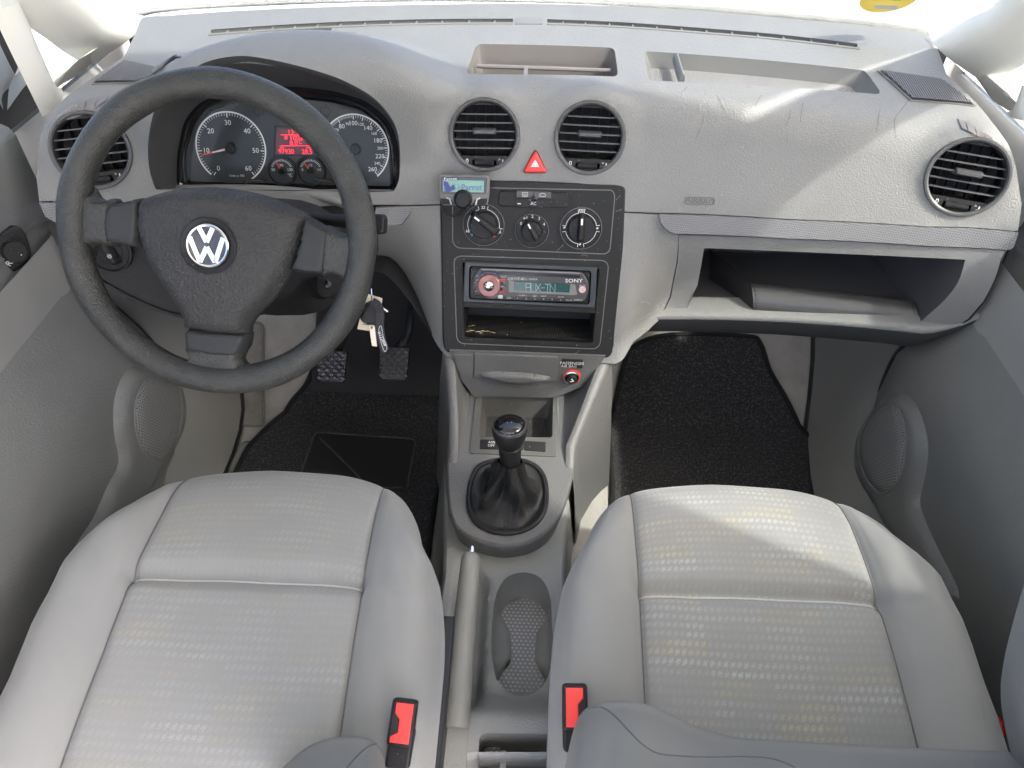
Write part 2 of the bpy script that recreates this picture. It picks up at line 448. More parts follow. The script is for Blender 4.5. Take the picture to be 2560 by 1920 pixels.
# ------------------------------------------------------------------ dashboard surface: a profile swept across the car, with pods and hood
_prof = spline([(1.385, .789), (1.33, .785), (1.25, .779), (1.17, .772), (1.115, .764), (1.082, .751), (1.064, .728), (1.053, .697), (1.03, .634), (1.0115, .585), (.985, .515), (.953, .43), (.93, .37), (.915, .33), (.905, .30)], 12)
_pa = np.array(_prof); _s = np.concatenate([[0], np.cumsum(np.hypot(*np.diff(_pa, axis=0).T))]); SMAX = _s[-1]
def smooth(a, b, x):
    t = np.clip((x - a) / (b - a), 0, 1); return t * t * (3 - 2 * t)
NF = np.array((0, -1, .38)); NF = NF / np.linalg.norm(NF)
VENTPX = [zA(589, 966), zB(928.5, 868), zB(1605, 887), zC(1842, 1138)]
VENTS = []                      # (centre, normal)
HOOD = dict(x=-.335, s=None)
def sof_z(z): return float(np.interp(-z, -_pa[:, 1], _s))
HS = sof_z(.672)
def F(x, s, recess=1.0, bumps=True):
    x = np.asarray(x, float); s = np.asarray(s, float)
    y = np.interp(s, _s, _pa[:, 0]); z = np.interp(s, _s, _pa[:, 1])
    k = .26 + .06 * smooth(.8, .6, z); y = y - k * x * x
    ax = np.abs(x)
    z = z - .045 * smooth(.60, .80, ax) * smooth(.60, .76, z)      # ends turn down
    A = smooth(.63, .40, z) * recess
    y = y + A * (.075 * smooth(.155, .25, x - .0) + .13 * smooth(.115, .24, -x + .0))
    P = np.stack([x, y, z], -1)
    if bumps:
        rho = np.hypot((x - HOOD['x']) / .160, (s - HS) / .155)
        kx = 1.75 - .42 * smooth(.16, .30, HOOD['x'] - x); w = (1 - smooth(1.0, kx, rho)) * smooth(.655, .735, z) 
        P = P + (w * .062)[..., None] * np.array((0, -.42, .9))
        for c, n in VENTS:
            d = P - c; h = d @ n; r = np.linalg.norm(d - h[..., None] * n, axis=-1)
            w = (1 - smooth(.054, .076 if abs(c[0]) > .3 else .088, r))
            P = P - (w * (h - .004))[..., None] * n
    return P
_gx, _gs = np.meshgrid(np.linspace(-.74, .74, 150), np.linspace(0, SMAX, 130)); _gx = _gx.ravel(); _gs = _gs.ravel()
_cam = np.array(CAMP); _fw, _ri, _up = np.array(FW), np.array(RI), np.array(UP)
def nproj(P):
    d = P - _cam; w = d @ _fw
    return np.stack([1280 + FPX * (d @ _ri) / w, 960 - FPX * (d @ _up) / w], -1)
_gcache = {}
def onF(pts, recess=1.0, bumps=True):
    """photograph pixels -> (x, s) on the dashboard surface"""
    key = (recess, bumps, len(VENTS))
    if key not in _gcache: _gcache[key] = nproj(F(_gx, _gs, recess, bumps))
    G = _gcache[key]; out = []
    for p in pts:
        p = np.array(p, float); i = np.argmin(((G - p) ** 2).sum(1)); u = np.array([_gx[i], _gs[i]])
        for _ in range(9):
            e = 1e-4; T = nproj(F(np.array([u[0], u[0] + e, u[0]]), np.array([u[1], u[1], u[1] + e]), recess, bumps))
            J = np.stack([(T[1] - T[0]) / e, (T[2] - T[0]) / e], 1)
            try: du = np.linalg.solve(J, p - T[0])
            except Exception: break
            l = np.hypot(*du); u = u + du * min(1, .02 / max(l, 1e-9))
            if l < 1e-6: break
        out.append((float(u[0]), float(u[1])))
    return out
for _p in VENTPX:               # find each vent's seat on the bare surface first
    (_x, _t), = onF([_p], bumps=False)
    c = F(_x, _t, bumps=False); dx = F(_x + .01, _t, bumps=False) - F(_x - .01, _t, bumps=False)
    n = np.cross(dx, (0, .38, 1)); n /= np.linalg.norm(n)
    if n[1] > 0: n = -n
    _c = np.array(c); VENTS.append((_c, n))
def resample3(P, h):
    out = []
    for a, b in zip(P, P[1:]):
        a, b = V(a), V(b); m = max(1, int((b - a).length / h))
        out += [tuple(a.lerp(b, k / m)) for k in range(m)]
    return out + [tuple(P[-1])]
def Fn(x, s, recess=1.0):
    e = 2e-3; a = F(x + e, s, recess) - F(x - e, s, recess); b = F(x, s - e, recess) - F(x, s + e, recess)
    n = np.cross(a, b); return n / np.maximum(np.linalg.norm(n, axis=-1, keepdims=True), 1e-9)
def fsurf(outer, holes=(), h=.009, off=0.0, recess=1.0, edge=.012, wall=.02):
    """piece of the dashboard surface; outline and holes are (x, s); the rim is turned inwards"""
    outer = resample(ccw(outer), h); holes = [resample(ccw(k), min(h, .006)) for k in holes]
    P, T = fill(outer, holes, h)
    Q = F(P[:, 0], P[:, 1], recess); nn = Fn(P[:, 0], P[:, 1], recess); Q = Q + nn * off
    vs = [tuple(p) for p in Q]; fs = [t[::-1] for t in T]
    for poly, dep, sg in [(outer, edge, 1)] + [(k, wall, 1) for k in holes]:
        A = np.array(poly); B = F(A[:, 0], A[:, 1], recess); N2 = Fn(A[:, 0], A[:, 1], recess); b = len(vs); m = len(poly)
        vs += [tuple(p) for p in B + N2 * off] + [tuple(p) for p in B + N2 * (off - dep)]
        for i in range(m):
            j = (i + 1) % m; f = (b + i, b + j, b + m + j, b + m + i); fs.append(f if poly is not outer else f[::-1])
    return vs, fs
def fpt(p, off=0.0, recess=1.0):
    (x, s), = onF([p], recess); return V(F(x, s, recess)) + V(Fn(x, s, recess)) * off
def fframe(p, off=0.0, recess=1.0):
    (x, s), = onF([p], recess); return frame(V(F(x, s, recess)) + V(Fn(x, s, recess)) * off, V(Fn(x, s, recess)))

DASH = thing('dashboard', 'wide grey grained dashboard running under the windscreen from door to door', 'dashboard', (0, 1.05, .6))

# outline of the upper panel
up_out = onF(spline(L(q, [(305, 38), (500, 24), (700, 15), (900, 10), (1130, 8), (1300, 12), (1500, 22), (1750, 44), (2012, 68)]), 3)
             + L(q, [(2044, 160), (2112, 225), (2163, 290), (2194, 360), (2207, 440), (2199, 500), (2000, 489), (1700, 473), (1425, 460), (1355, 457), (1150, 450), (945, 441), (870, 443), (640, 448), (330, 442), (85, 435)])
             + L(zA, [(236, 1150), (238, 1000), (262, 870), (330, 740), (430, 620), (600, 500), (800, 362), (868, 220)]))
# cluster opening: the lip of the hood
LIP = spline([(389, 474), (373, 420), (371, 350), (390, 268), (440, 205), (508, 158), (590, 140), (661, 146), (739, 163), (800, 180), (860, 202), (928, 240), (975, 290), (996, 340), (1000, 400), (997, 450), (985, 478)], 4)
lip_xs = onF(LIP + [(800, 476), (600, 474)])
# trays on top
t1_out = onF(rpoly(L(zB, [(812, 478), (878, 282), (1765, 306), (1790, 492)]), 14, 4))
t2_out = onF(rpoly(L(q, [(1400, 174), (1390, 110), (1868, 152), (1906, 204)]), [18, 14, 10, 18], 4))
# defroster slots
def strip(pts, hw):
    a = [(x, y - hw) for x, y in pts]; b = [(x, y + hw) for x, y in pts]; return a + b[::-1]
sl1 = spline(L(q, [(455, 70), (600, 60), (760, 52), (940, 47), (1108, 46)]), 4)
sl2 = spline(L(q, [(1182, 47), (1330, 53), (1500, 65), (1680, 80), (1852, 100)]), 4)
s1_xs, s2_xs = onF(strip(sl1, 6.5)), onF(strip(sl2, 6.5))
# vent holes
def vent_hole(i, r=.0525):
    c, n = VENTS[i]; M = frame(V(c) + V(n) * .004, V(n)); pts = [M @ V((r * math.cos(a), r * math.sin(a), 0)) for a in np.linspace(0, 2 * math.pi, 48, endpoint=False)]
    return onF([proj(p) for p in pts])
vh = [vent_hole(i) for i in range(4)]
part('upper_panel', fsurf(up_out, [lip_xs, t1_out, t2_out, s1_xs, s2_xs] + vh, h=.0095, wall=.012), M_DASH, DASH, world=True, sharp=50)

# trays: real recesses with floor, back and end walls
def wpt(xs): return V(F(xs[0], xs[1]))
def tray(outline_xs, depth, inset, m, floor_m, tilt=0.0):
    A = [wpt(p) for p in resample(ccw(outline_xs), .008)]; c = sum(A, V()) / len(A)
    rows = [[tuple(p) for p in A]]
    for t, i_ in ((.12, .0), (.5, .4), (.9, .85), (1, 1.0)):
        rows.append([tuple(V((p.x + (c.x - p.x) * inset * i_, p.y + (c.y - p.y) * inset * i_, p.z - depth * t - (p.y - c.y) * tilt * t))) for p in A])
    T = part('tray', loft(rows, True), m, DASH, world=True, sharp=30)
    b = [V(p) for p in rows[-1]]; P, Tt = fill([(p.x, p.y) for p in b]); zz = {(round(p.x, 5), round(p.y, 5)): p.z for p in b}
    fv = [(x, y, zz.get((round(x, 5), round(y, 5)), c.z - depth) + .0004) for x, y in P]
    fl = part('tray_floor', (fv, Tt, [(x, y) for x, y in P]), floor_m, T, world=True)
    return T, c
M_RIBT = mat('ribbed_tray_floor', (.21, .21, .21), .5, .6, 120, .0006, kind='ribs', var=.05)
T1, c1 = tray(t1_out, .052, .06, M_TRAY, M_TRAY)
T2, c2 = tray(t2_out, .024, .07, M_DASHS, M_RIBT)
_t1 = wpt(onF([zB(1190, 480)])[0]); _t2 = wpt(onF([zB(1190, 380)])[0])
part('divider', box((_t1.x - .0035, _t1.y - .008, _t1.z - .06), (_t1.x + .0035, _t1.y + .055, _t1.z - .006), .002), M_TRAY, T1, world=True)
_a, _b = wpt(onF([zB(880, 350)])[0]), wpt(onF([zB(1745, 380)])[0])
part('ledge', tube([(_a.x, _a.y - .004, _a.z - .016), (_b.x, _b.y - .004, _b.z - .016)], .0035, 8), M_TRAY, T1, world=True)
_a, _b = wpt(onF([zB(2160, 360)])[0]), wpt(onF([zC(20, 515)])[0])
part('divider', tube([(_a.x, _a.y, _a.z - .004), (_b.x, _b.y + .01, _b.z - .004)], .0045, 8, flat=2.2), M_DASHS, T2, world=True)

# defroster slots: dark duct, rim and dividers
def slot(px, n):
    xs = onF(px); rows = []
    for dy, dz in ((-.009, .0014), (-.0125, .0002), (-.0120, -.012)):
        rows.append([tuple(V(F(x, s)) + V((0, dy, dz))) for x, s in xs])
    rows2 = [[tuple(V(F(x, s)) + V((0, -dy, dz))) for x, s in xs] for dy, dz in ((-.0120, -.012), (-.0125, .0002), (-.009, .0014))]
    S = part('defroster_slot', join(loft(rows), loft(rows2)), M_DASHS, DASH, world=True)
    part('duct', loft([[tuple(V(F(x, s)) + V((0, dy, -.0115))) for x, s in xs] for dy in (-.02, .02)]), M_DARKIN, S, world=True)
    P = [V(F(x, s)) for x, s in xs]; base = None
    for i in range(1, n):
        t = i / n * (len(P) - 1); k = int(t); p = P[k].lerp(P[min(k + 1, len(P) - 1)], t - k)
        part('divider', box((p.x - .0012, p.y - .009, p.z - .012), (p.x + .0012, p.y + .009, p.z - .001)), M_DASHS, S, world=True)
slot(sl1, 13); slot(sl2, 13)
_m = [wpt(p) for p in onF(L(q, [(1113, 53), (1115, 40), (1172, 40), (1172, 53)]))]
part('slot_bridge', ([tuple(p + V((0, 0, .0015))) for p in _m] + [tuple(p - V((0, 0, .004))) for p in _m], [(0, 1, 2, 3), (1, 0, 4, 5), (2, 1, 5, 6), (3, 2, 6, 7), (0, 3, 7, 4)]), M_DASHS, DASH, world=True, smooth=False)

# ribbed tweeter grilles at both ends of the top
M_RIBG = mat('ribbed_grille', (.16, .16, .163), .5, var=0)
def tweeter(px, rpx):
    xs = onF(px); g = fsurf(xs, h=.006, off=.0022, edge=.004)
    G = part('tweeter_grille', g, M_DASHS, DASH, world=True)
    inn = onF([tuple(np.array(px).mean(0) + (np.array(p) - np.array(px).mean(0)) * .955) for p in px])
    part('mesh_backing', fsurf(inn, h=.006, off=.0026, edge=.001), M_HOODIN, G, world=True)
    inn = onF([tuple(np.array(px).mean(0) + (np.array(p) - np.array(px).mean(0)) * .92) for p in px])
    A = np.array(inn); vs, fs = [], []         # ribs run front to back
    for x in np.arange(A[:, 0].min() + .002, A[:, 0].max(), .0031):
        sv = []
        for i in range(len(A)):
            (x0, s0), (x1, s1) = A[i], A[(i + 1) % len(A)]
            if (x0 > x) != (x1 > x): sv.append(s0 + (s1 - s0) * (x - x0) / (x1 - x0))
        if len(sv) < 2: continue
        S = np.linspace(min(sv), max(sv), 5); a = F(np.full(5, x - .0008), S); c = F(np.full(5, x + .0008), S); n = Fn(np.full(5, x), S)
        b = len(vs); vs += [tuple(p) for p in a + n * .0024] + [tuple(p) for p in a + n * .0048] + [tuple(p) for p in c + n * .0048] + [tuple(p) for p in c + n * .0024]
        for k in range(4):
            for r in range(3): fs.append((b + r * 5 + k, b + r * 5 + k + 1, b + r * 5 + 5 + k + 1, b + r * 5 + 5 + k))
    tag(part('ribs', (vs, fs), M_RIBG, G, world=True), kind='stuff')
tweeter(rpoly(L(zA, [(588, 547), (790, 400), (1165, 356), (1075, 432), (1000, 500), (880, 542)]), 3, 3), None)
tweeter(rpoly(L(zC, [(1264, 456), (1690, 520), (1902, 690), (1480, 652)]), 4, 3), None)

# textured decor strips along the seam
M_STRIP = dotted('dotted_decor_strip', (.175, .177, .18), (.10, .10, .103), .0034, .42, .24, depth=.0005)
def decor(px, off=.004):
    xs = onF(px, 0); xs = resample(ccw(xs), .012); P, T = fill(xs, (), .014)
    g = fsurf(xs, h=.014, off=off, recess=0, edge=.010)
    uv = [(float(p[0]), float(p[2])) for p in g[0]]
    return part('decor_strip', (g[0], g[1], uv), M_STRIP, DASH, world=True)
decor(rpoly(L(q, [(1424, 462), (1700, 475), (2000, 491), (2199, 502), (2186, 540), (2000, 530), (1700, 514), (1450, 503), (1428, 484)]), [0, 0, 0, 0, 14, 0, 0, 14, 14], 4))
decor(rpoly(L(q, [(812, 448), (886, 445), (884, 462), (868, 484), (830, 487), (808, 484)]), [0, 0, 4, 10, 4, 0], 4))
decor(L(q, [(86, 437), (150, 440), (150, 470), (125, 482), (100, 468)]))

# lower centre: the cheeks beside the control panel
lc = onF(L(q, [(886, 446), (945, 444), (1150, 453), (1355, 460), (1424, 464), (1428, 486), (1450, 505), (1466, 508), (1463, 560), (1447, 640), (1426, 690), (1402, 712), (1368, 738), (1347, 775), (1330, 786), (1150, 779), (966, 771), (946, 748), (917, 690), (880, 622), (846, 574), (815, 550), (812, 488), (868, 486), (884, 465)]))
PANPX = L(z5, [(95, 330), (560, 345), (1600, 385), (1570, 1550), (850, 1560), (140, 1500)])
part('centre_cheek', fsurf(lc, [onF(PANPX)], h=.0095, wall=.01), M_DASH, DASH, world=True, sharp=50)

# glovebox: frame with the open cubby, liner, ledge
GA, GBp = wpt(onF([q(1483, 669)])[0]), wpt(onF([q(1986, 697)])[0])
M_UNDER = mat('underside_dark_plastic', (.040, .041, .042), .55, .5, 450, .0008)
def gline(t):            # front edge of the glovebox floor: straight, slightly bowed with the dash
    a = GA.lerp(GBp, t); xm = a.x; ya = GA.y + .30 * GA.x ** 2; yb = GBp.y + .30 * GBp.x ** 2
    return V((a.x, ya + (yb - ya) * t - .30 * xm * xm, a.z))
inner = L(q, [(1483, 669), (1507, 616), (1521, 536)]) + spline(L(q, [(1521, 536), (1700, 543), (1900, 552), (2085, 561)]), 3)[1:] + rpoly(L(q, [(2085, 561), (2072, 610), (2040, 650), (1986, 697)]), [0, 30, 30, 0], 4)[1:]
gl = onF(L(q, [(1467, 509), (1700, 517), (2000, 533), (2172, 541), (2162, 560), (2150, 600), (2125, 650), (2090, 690), (2050, 708), (1992, 706)]) + inner[::-1] + L(q, [(1476, 682), (1436, 692), (1430, 688), (1450, 640), (1465, 560)]))
part('glovebox_frame', fsurf(gl, h=.0095, edge=.016), M_DASH, DASH, world=True, sharp=50)
A = [wpt(p) for p in onF(inner)]; A = [V(x) for x in resample3([tuple(p) for p in A], .012)]
_zc = sum(p.z for p in A) / len(A); rows = []
for d in (0, .01, .06, .13, .21): rows.append([tuple(V((p.x, p.y + d, p.z + (-.02 * d / .2 if p.z > _zc else -.03 * d / .2)))) for p in A])
GB = part('glovebox_liner', loft(rows), M_GLOVE, DASH, world=True, sharp=50)
bk = [V(p) for p in rows[-1]]; P, T = fill([(p.x, p.z) for p in bk]); part('glovebox_back', ([(x, GA.y + .30 * GA.x ** 2 + .205 - .30 * x * x, z) for x, z in P], T), M_GLOVE, GB, world=True)
gt = [gline(t) for t in np.linspace(-.10, 1.0, 24)]
part('glovebox_floor', loft([[tuple(p + V((0, dy, dz))) for p in gt] for dy, dz in ((.22, -.02), (.10, -.006), (.0, .003))]), M_GLOVE, GB, world=True)
gt2 = [gline(t) for t in np.linspace(-.17, 1.05, 28)]; gt2 += [gt2[-1] + V(d) for d in ((.016, -.004, .004), (.034, -.010, .014), (.050, -.016, .030))]; tp = [1.0] * 27 + [.8, .55, .35, .2]
rows = []
for dy, dz in ((.03, .0042), (.012, .0038), (-.006, .0028), (-.013, .0008), (-.0165, -.0035), (-.0150, -.009), (-.009, -.036), (-.001, -.046), (.05, -.056), (.16, -.060)):
    rows.append([tuple(p + V((0, dy if dy > .02 else dy * k_, dz * (k_ if dz < 0 else 1)))) for p, k_ in zip(gt2, tp)])
part('glovebox_ledge', loft(rows[:6]), M_DASH, DASH, world=True, sharp=0)
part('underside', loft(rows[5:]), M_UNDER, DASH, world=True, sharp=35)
# small blanking corner to the right of the glovebox
A2 = [wpt(p) for p in onF(L(q, [(2070, 706), (2096, 690), (2128, 650), (2152, 600), (2164, 560), (2172, 541)]))]
part('end_return', loft([[tuple(p) for p in A2], [tuple(p + V((.004, .05, -.01))) for p in A2], [tuple(p + V((.0, .22, -.02))) for p in A2]]), M_KNEE, DASH, world=True)

# knee panel on the driver's side, set back below the seam
kp = onF(L(q, [(88, 438), (330, 445), (640, 450), (812, 450), (815, 548), (800, 600), (700, 660), (560, 690), (400, 700), (300, 672), (200, 620), (130, 560), (100, 500)]), 0)
kn = [(x, s) for x, s in kp]
part('knee_panel', fsurf(kn, h=.012, off=-.022, recess=0), M_KNEE, DASH, world=True)
A = [V(F(x, s, 0)) + V((0, .02, 0)) for x, s in onF(spline(L(q, [(200, 620), (300, 672), (400, 700), (560, 690), (700, 660), (800, 602), (860, 640), (930, 740)]), 3), 0)]
part('knee_underside', loft([[tuple(p) for p in A], [tuple(p + V((0, .06, -.01))) for p in A], [tuple(p + V((0, .25, .04))) for p in A]]), M_DARKIN, DASH, world=True)

# side-window demister outlets above the outer vents: a shallow scoop of alternating facets
def demister(T, B):
    D = part('side_demister', fsurf(onF(T + B[::-1]), h=.006, off=.0006, edge=.0004), M_DASHS, DASH, world=True)
    for i in range(len(T) - 1):
        qd = [T[i], T[i + 1], B[i + 1], B[i]]; c = np.mean(qd, 0); qd = onF([tuple(c + (np.array(p) - c) * .86) for p in qd])
        part('vane', fsurf(qd, h=.006, off=.0014 + .0006 * (i % 2), edge=.0004), M_TRAY, D, world=True)
demister(L(zA, [(470, 700), (520, 668), (570, 645), (640, 625), (700, 612)]), L(zA, [(410, 775), (470, 762), (540, 738), (610, 705), (690, 650)]))
demister(L(zC, [(1780, 762), (1830, 785), (1890, 817), (1950, 852), (2010, 888)]), L(zC, [(1812, 830), (1850, 850), (1905, 873), (1960, 897), (2020, 928)]))

# raised AIRBAG badge and hazard switch
M_BADGE = mat('badge_grey', (.11, .11, .11), .55, var=0)
MB = fframe(zC(126, 1290)); _w = [lp(MB, p) for p in L(zC, [(32, 1265), (220, 1272), (220, 1315), (32, 1310)])]
bd = part('airbag_badge', line(rpoly(_w, .003, 4), .0010, .0004, True, .0010), M_BADGE, DASH)
def local(parent, M):        # matrix that turns local coordinates of M into those of the parent
    return FRM[parent].inverted() @ M
bd.data.transform(local(DASH, MB))
o = part('lettering', text('AIRBAG', .0080, _w[0][0] * .5 + _w[2][0] * .5, _w[0][1] * .5 + _w[2][1] * .5, .0012, sx=1.05), M_BADGE, bd); o.data.transform(local(DASH, MB))
MH = fframe(zB(1256, 1050), .0)
tri = rpoly(lps(MH, L(zB, [(1176, 1108), (1334, 1108), (1256, 960)])), .006, 5)
hz = part('hazard_button', prism(tri, -.004, .007, .003), M_RED, DASH); hz.data.transform(local(DASH, MH))
tr2 = lps(MH, L(zB, [(1232, 1066), (1276, 1066), (1255, 1028)])); cc = np.mean(tr2, 0)
o = part('warning_symbol', join(line(tr2, .0012, .0073, True), line([tuple(cc + (np.array(p) - cc) * .42) for p in tr2], .0011, .0073, True)), M_WHITE, hz); o.data.transform(local(DASH, MH))
hh = rpoly(lps(MH, L(zB, [(1168, 1114), (1342, 1114), (1256, 950)])), .007, 5)
o = part('hazard_surround', prism(hh, -.004, .0012, .0005), M_BLACK, DASH); o.data.transform(local(DASH, MH))

# old scuffs on the passenger side
def fstroke(pts, wd, off=.0009):
    P = [V(F(*a)) + V(Fn(*a)) * off for a in onF(pts)]; vs, fs = [], []
    for i, p in enumerate(P):
        t = (P[min(i + 1, len(P) - 1)] - P[max(i - 1, 0)]).normalized(); m = t.cross(V(Fn(*onF([pts[i]])[0]))).normalized() * wd * random.uniform(.35, 1)
        vs += [tuple(p + m), tuple(p - m)]
    return vs, [(2 * i, 2 * i + 1, 2 * i + 3, 2 * i + 2) for i in range(len(P) - 1)]
M_SCUFF = mat('dark_scuff', (.07, .07, .068), .6, var=.2); M_SCUFL = mat('pale_scratch', (.42, .42, .41), .6, var=.2)
sc = [[(232, 610), (262, 660), (288, 715)], [(150, 745), (142, 800), (120, 850), (100, 890)], [(710, 712), (700, 760), (684, 810)], [(682, 850), (690, 915)], [(790, 662), (780, 730), (772, 785)], [(1285, 700), (1275, 760), (1262, 850)], [(1458, 662), (1420, 712), (1384, 758), (1378, 800), (1386, 890)],
      [(1328, 352), (1338, 358)], [(1350, 350), (1372, 344)], [(1480, 345), (1520, 354)], [(1552, 384), (1566, 388)], [(306, 88), (312, 94)], [(520, 615), (485, 680)], [(10, 600), (45, 560)], [(430, 565), (445, 560)], [(910, 858), (916, 852)], [(1172, 860), (1178, 856)], [(1215, 172), (1240, 175)]]
tag(part('scuff_marks', join(*[fstroke(L(zC, spline(s, 3) if len(s) > 2 else s), .00042) for s in sc]), M_SCUFF, DASH, world=True), kind='stuff')
pk = [[(1905, 420), (1990, 370), (2050, 330)], [(2010, 345), (2060, 300), (2080, 320)], [(2030, 310), (2045, 330), (2030, 352)], [(1930, 300), (1960, 290), (1990, 310)], [(1990, 400), (2030, 385), (2060, 372)], [(1880, 500), (1930, 470), (1960, 462)]]
tag(part('pale_scratches', join(*[fstroke(L(zE, spline(s, 4)), .0004) for s in pk]), M_SCUFL, DASH, world=True), kind='stuff')
# ------------------------------------------------------------------ air vents
R0 = .0522
def chordhalf(y, r): return math.sqrt(max(0, r * r - y * y))
M_VENT = mat('vent_grey_plastic', (.065, .066, .066), .38, .05, 900, .0002, var=.06)
def make_vent(M, label):
    t = thing('air_vent', label, 'air vent', M, 'round dashboard air vents')
    part('ring', lathe([(.0522, -.006), (.0526, .001), (.0515, .0042), (.0488, .0045), (.0466, .0028), (.0458, -.004), (.0455, -.03)], 56), M_VENT, t)
    part('duct', lathe([(.0456, -.02), (.0450, -.05), (.02, -.056), (.0005, -.056)], 40), M_DARKIN, t)
    yl = -.0315
    low = [p for p in circ(.0462, n=60) if p[1] < yl + .0005]
    low = sorted(low, key=lambda p: math.atan2(p[0], -p[1]))
    low = [(-chordhalf(yl, .0462), yl)] + low + [(chordhalf(yl, .0462), yl)]
    whl = rrect(.036, .0098, .002, 0, -.0392)
    lo = part('lower_plate', prism(low, -.02, .0012, .0006, holes=[whl]), M_PANEL, t)
    part('lettering', join(text('0', .0062, -.0255, -.0362, .0014), text('>', .0035, .0225, -.034, .0014),
         line([(.0245, -.0395), (.0265, -.0395), (.0275, -.037), (.0275, -.034)], .0014, .0014), line([(.0228, -.0415), (.0262, -.0415), (.0285, -.039)], .0008, .0014)), M_WHITE, lo)
    tw = part('thumb_wheel', ([], []), M_BLACK, t)
    vs, fs = [], []
    for i in range(15):      # knurled drum lying across
        x = -.0135 + .027 * i / 14; r = .0105
        rows = [[(xx, -.0392 + r * math.sin(a) * .62, -.006 + r * math.cos(a)) for a in np.linspace(-1.3, 1.3, 9)] for xx in (x - .0007, x + .0007)]
        rows = [[(p[0], p[1] , p[2] - .0012) for p in rows[0]], rows[0], rows[1], [(p[0], p[1], p[2] - .0012) for p in rows[1]]]
        g = loft(rows); n = len(vs); vs += g[0]; fs += [tuple(k + n for k in f) for f in g[1]]
    g = loft([[(x, -.0392 + .0092 * math.sin(a) * .62, -.006 + .0092 * math.cos(a)) for a in np.linspace(-1.3, 1.3, 9)] for x in (-.0142, .0142)])
    n = len(vs); vs += g[0]; fs += [tuple(k + n for k in f) for f in g[1]]
    me = tw.data; me.clear_geometry(); me.from_pydata(vs, [], fs); me.polygons.foreach_set('use_smooth', [True] * len(me.polygons)); me.set_sharp_from_angle(angle=rad(35))
    for y in (.0292, .0174, .0056, -.0062, -.0182):
        w = chordhalf(y, .0452); rows = []
        for k in range(13):
            x = -w + 2 * w * k / 12; b = .0032 * (1 - (x / w) ** 2)
            rows.append([(x, y + .0012, -.001 - .004 + b), (x, y + .0007, .0000 - .003 + b), (x, y - .0010, .0000 - .003 + b), (x, y - .0012, -.018), (x, y + .0004, -.018)])
        part('slat', loft(rows, True), M_VENT, t, sharp=30)
    top = [p for p in circ(.0455, n=60) if p[1] > .0398]; part('top_web', prism(sorted(top, key=lambda p: -p[0]), -.012, -.004, .0004), M_PANEL, t)
    part('sill', prism([(-chordhalf(yl, .0458), yl - .0004), (chordhalf(yl, .0458), yl - .0004), (chordhalf(yl + .003, .0458), yl + .0022), (-chordhalf(yl + .003, .0458), yl + .0022)], -.02, .0014, .0005), M_PANEL, t)
    for x in (-.028, -.014, 0, .014, .028):
        w = chordhalf(x, .044); part('vane', box((x - .0005, max(-w, -.031), -.050), (x + .0005, w, -.034)), M_DARKIN, t, smooth=False)
    part('handle', pillow(rrect(.0352, .0092, .0030, 0, .0052), .0005, .0078, .003, .0025), M_VENT, t)
    part('handle_stem', box((-.014, .0015, -.012), (.014, .0085, .001)), M_PANEL, t)
    return t
VL = ['round air vent at the far driver side, half hidden behind the steering wheel', 'round centre air vent on the driver side, left of the red hazard button',
      'round centre air vent on the passenger side, right of the red hazard button', 'round air vent at the passenger end of the dashboard beside the door']
VM = [frame(V(c) + V(n) * .0045, V(n)) for c, n in VENTS]
v0 = make_vent(VM[0], VL[0])
for i in (1, 2, 3): dup(v0, VM[i], VL[i])

# ------------------------------------------------------------------ instrument cluster behind the wheel
co = hit((725, 360), lambda P: P.y - (1.045 + .42 * (P.z - .66)), .6, 1.8)
CM = frame(co, V((0.06, -1, .42)))
CL = thing('instrument_cluster', 'dark instrument cluster with two large white-ringed dials under the hood', 'instrument cluster', CM)
def c4(x, y): return lp(CM, z4(x, y))
face = rpoly([c4(*p) for p in [(75, 1030), (85, 700), (150, 400), (290, 240), (560, 150), (1100, 105), (1500, 145), (1800, 230), (2010, 400), (2095, 620), (2105, 1040), (2060, 1075)]], .012, 4)
M_CLF = mat('cluster_face', (.030, .033, .036), .55, var=.05)
M_DIAL = mat('dial_face', (.020, .025, .030), .55, var=.05)
M_NEED = mat('needle_orange_red', (.70, .07, .03), .4, var=0)
part('face_plate', prism(face, -.03, 0, .0), M_CLF, CL)
fc = np.mean(face, 0)
part('bezel', loft([[(x, y, z) for x, y in f] for f, z in ((face, .0), (offset(ccw(face), .004), .012), (ccw(face), .016), (offset(ccw(face), -.006), .012), (offset(ccw(face), -.008), -.02))] if False else
     [[(x, y, z) for x, y in offset(ccw(face), d)] for d, z in ((.010, .0004), (.006, .004), (.003, .012), (-.001, .016), (-.006, .014), (-.010, .004), (-.012, -.03))], True), M_GLOSSB, CL, sharp=25)
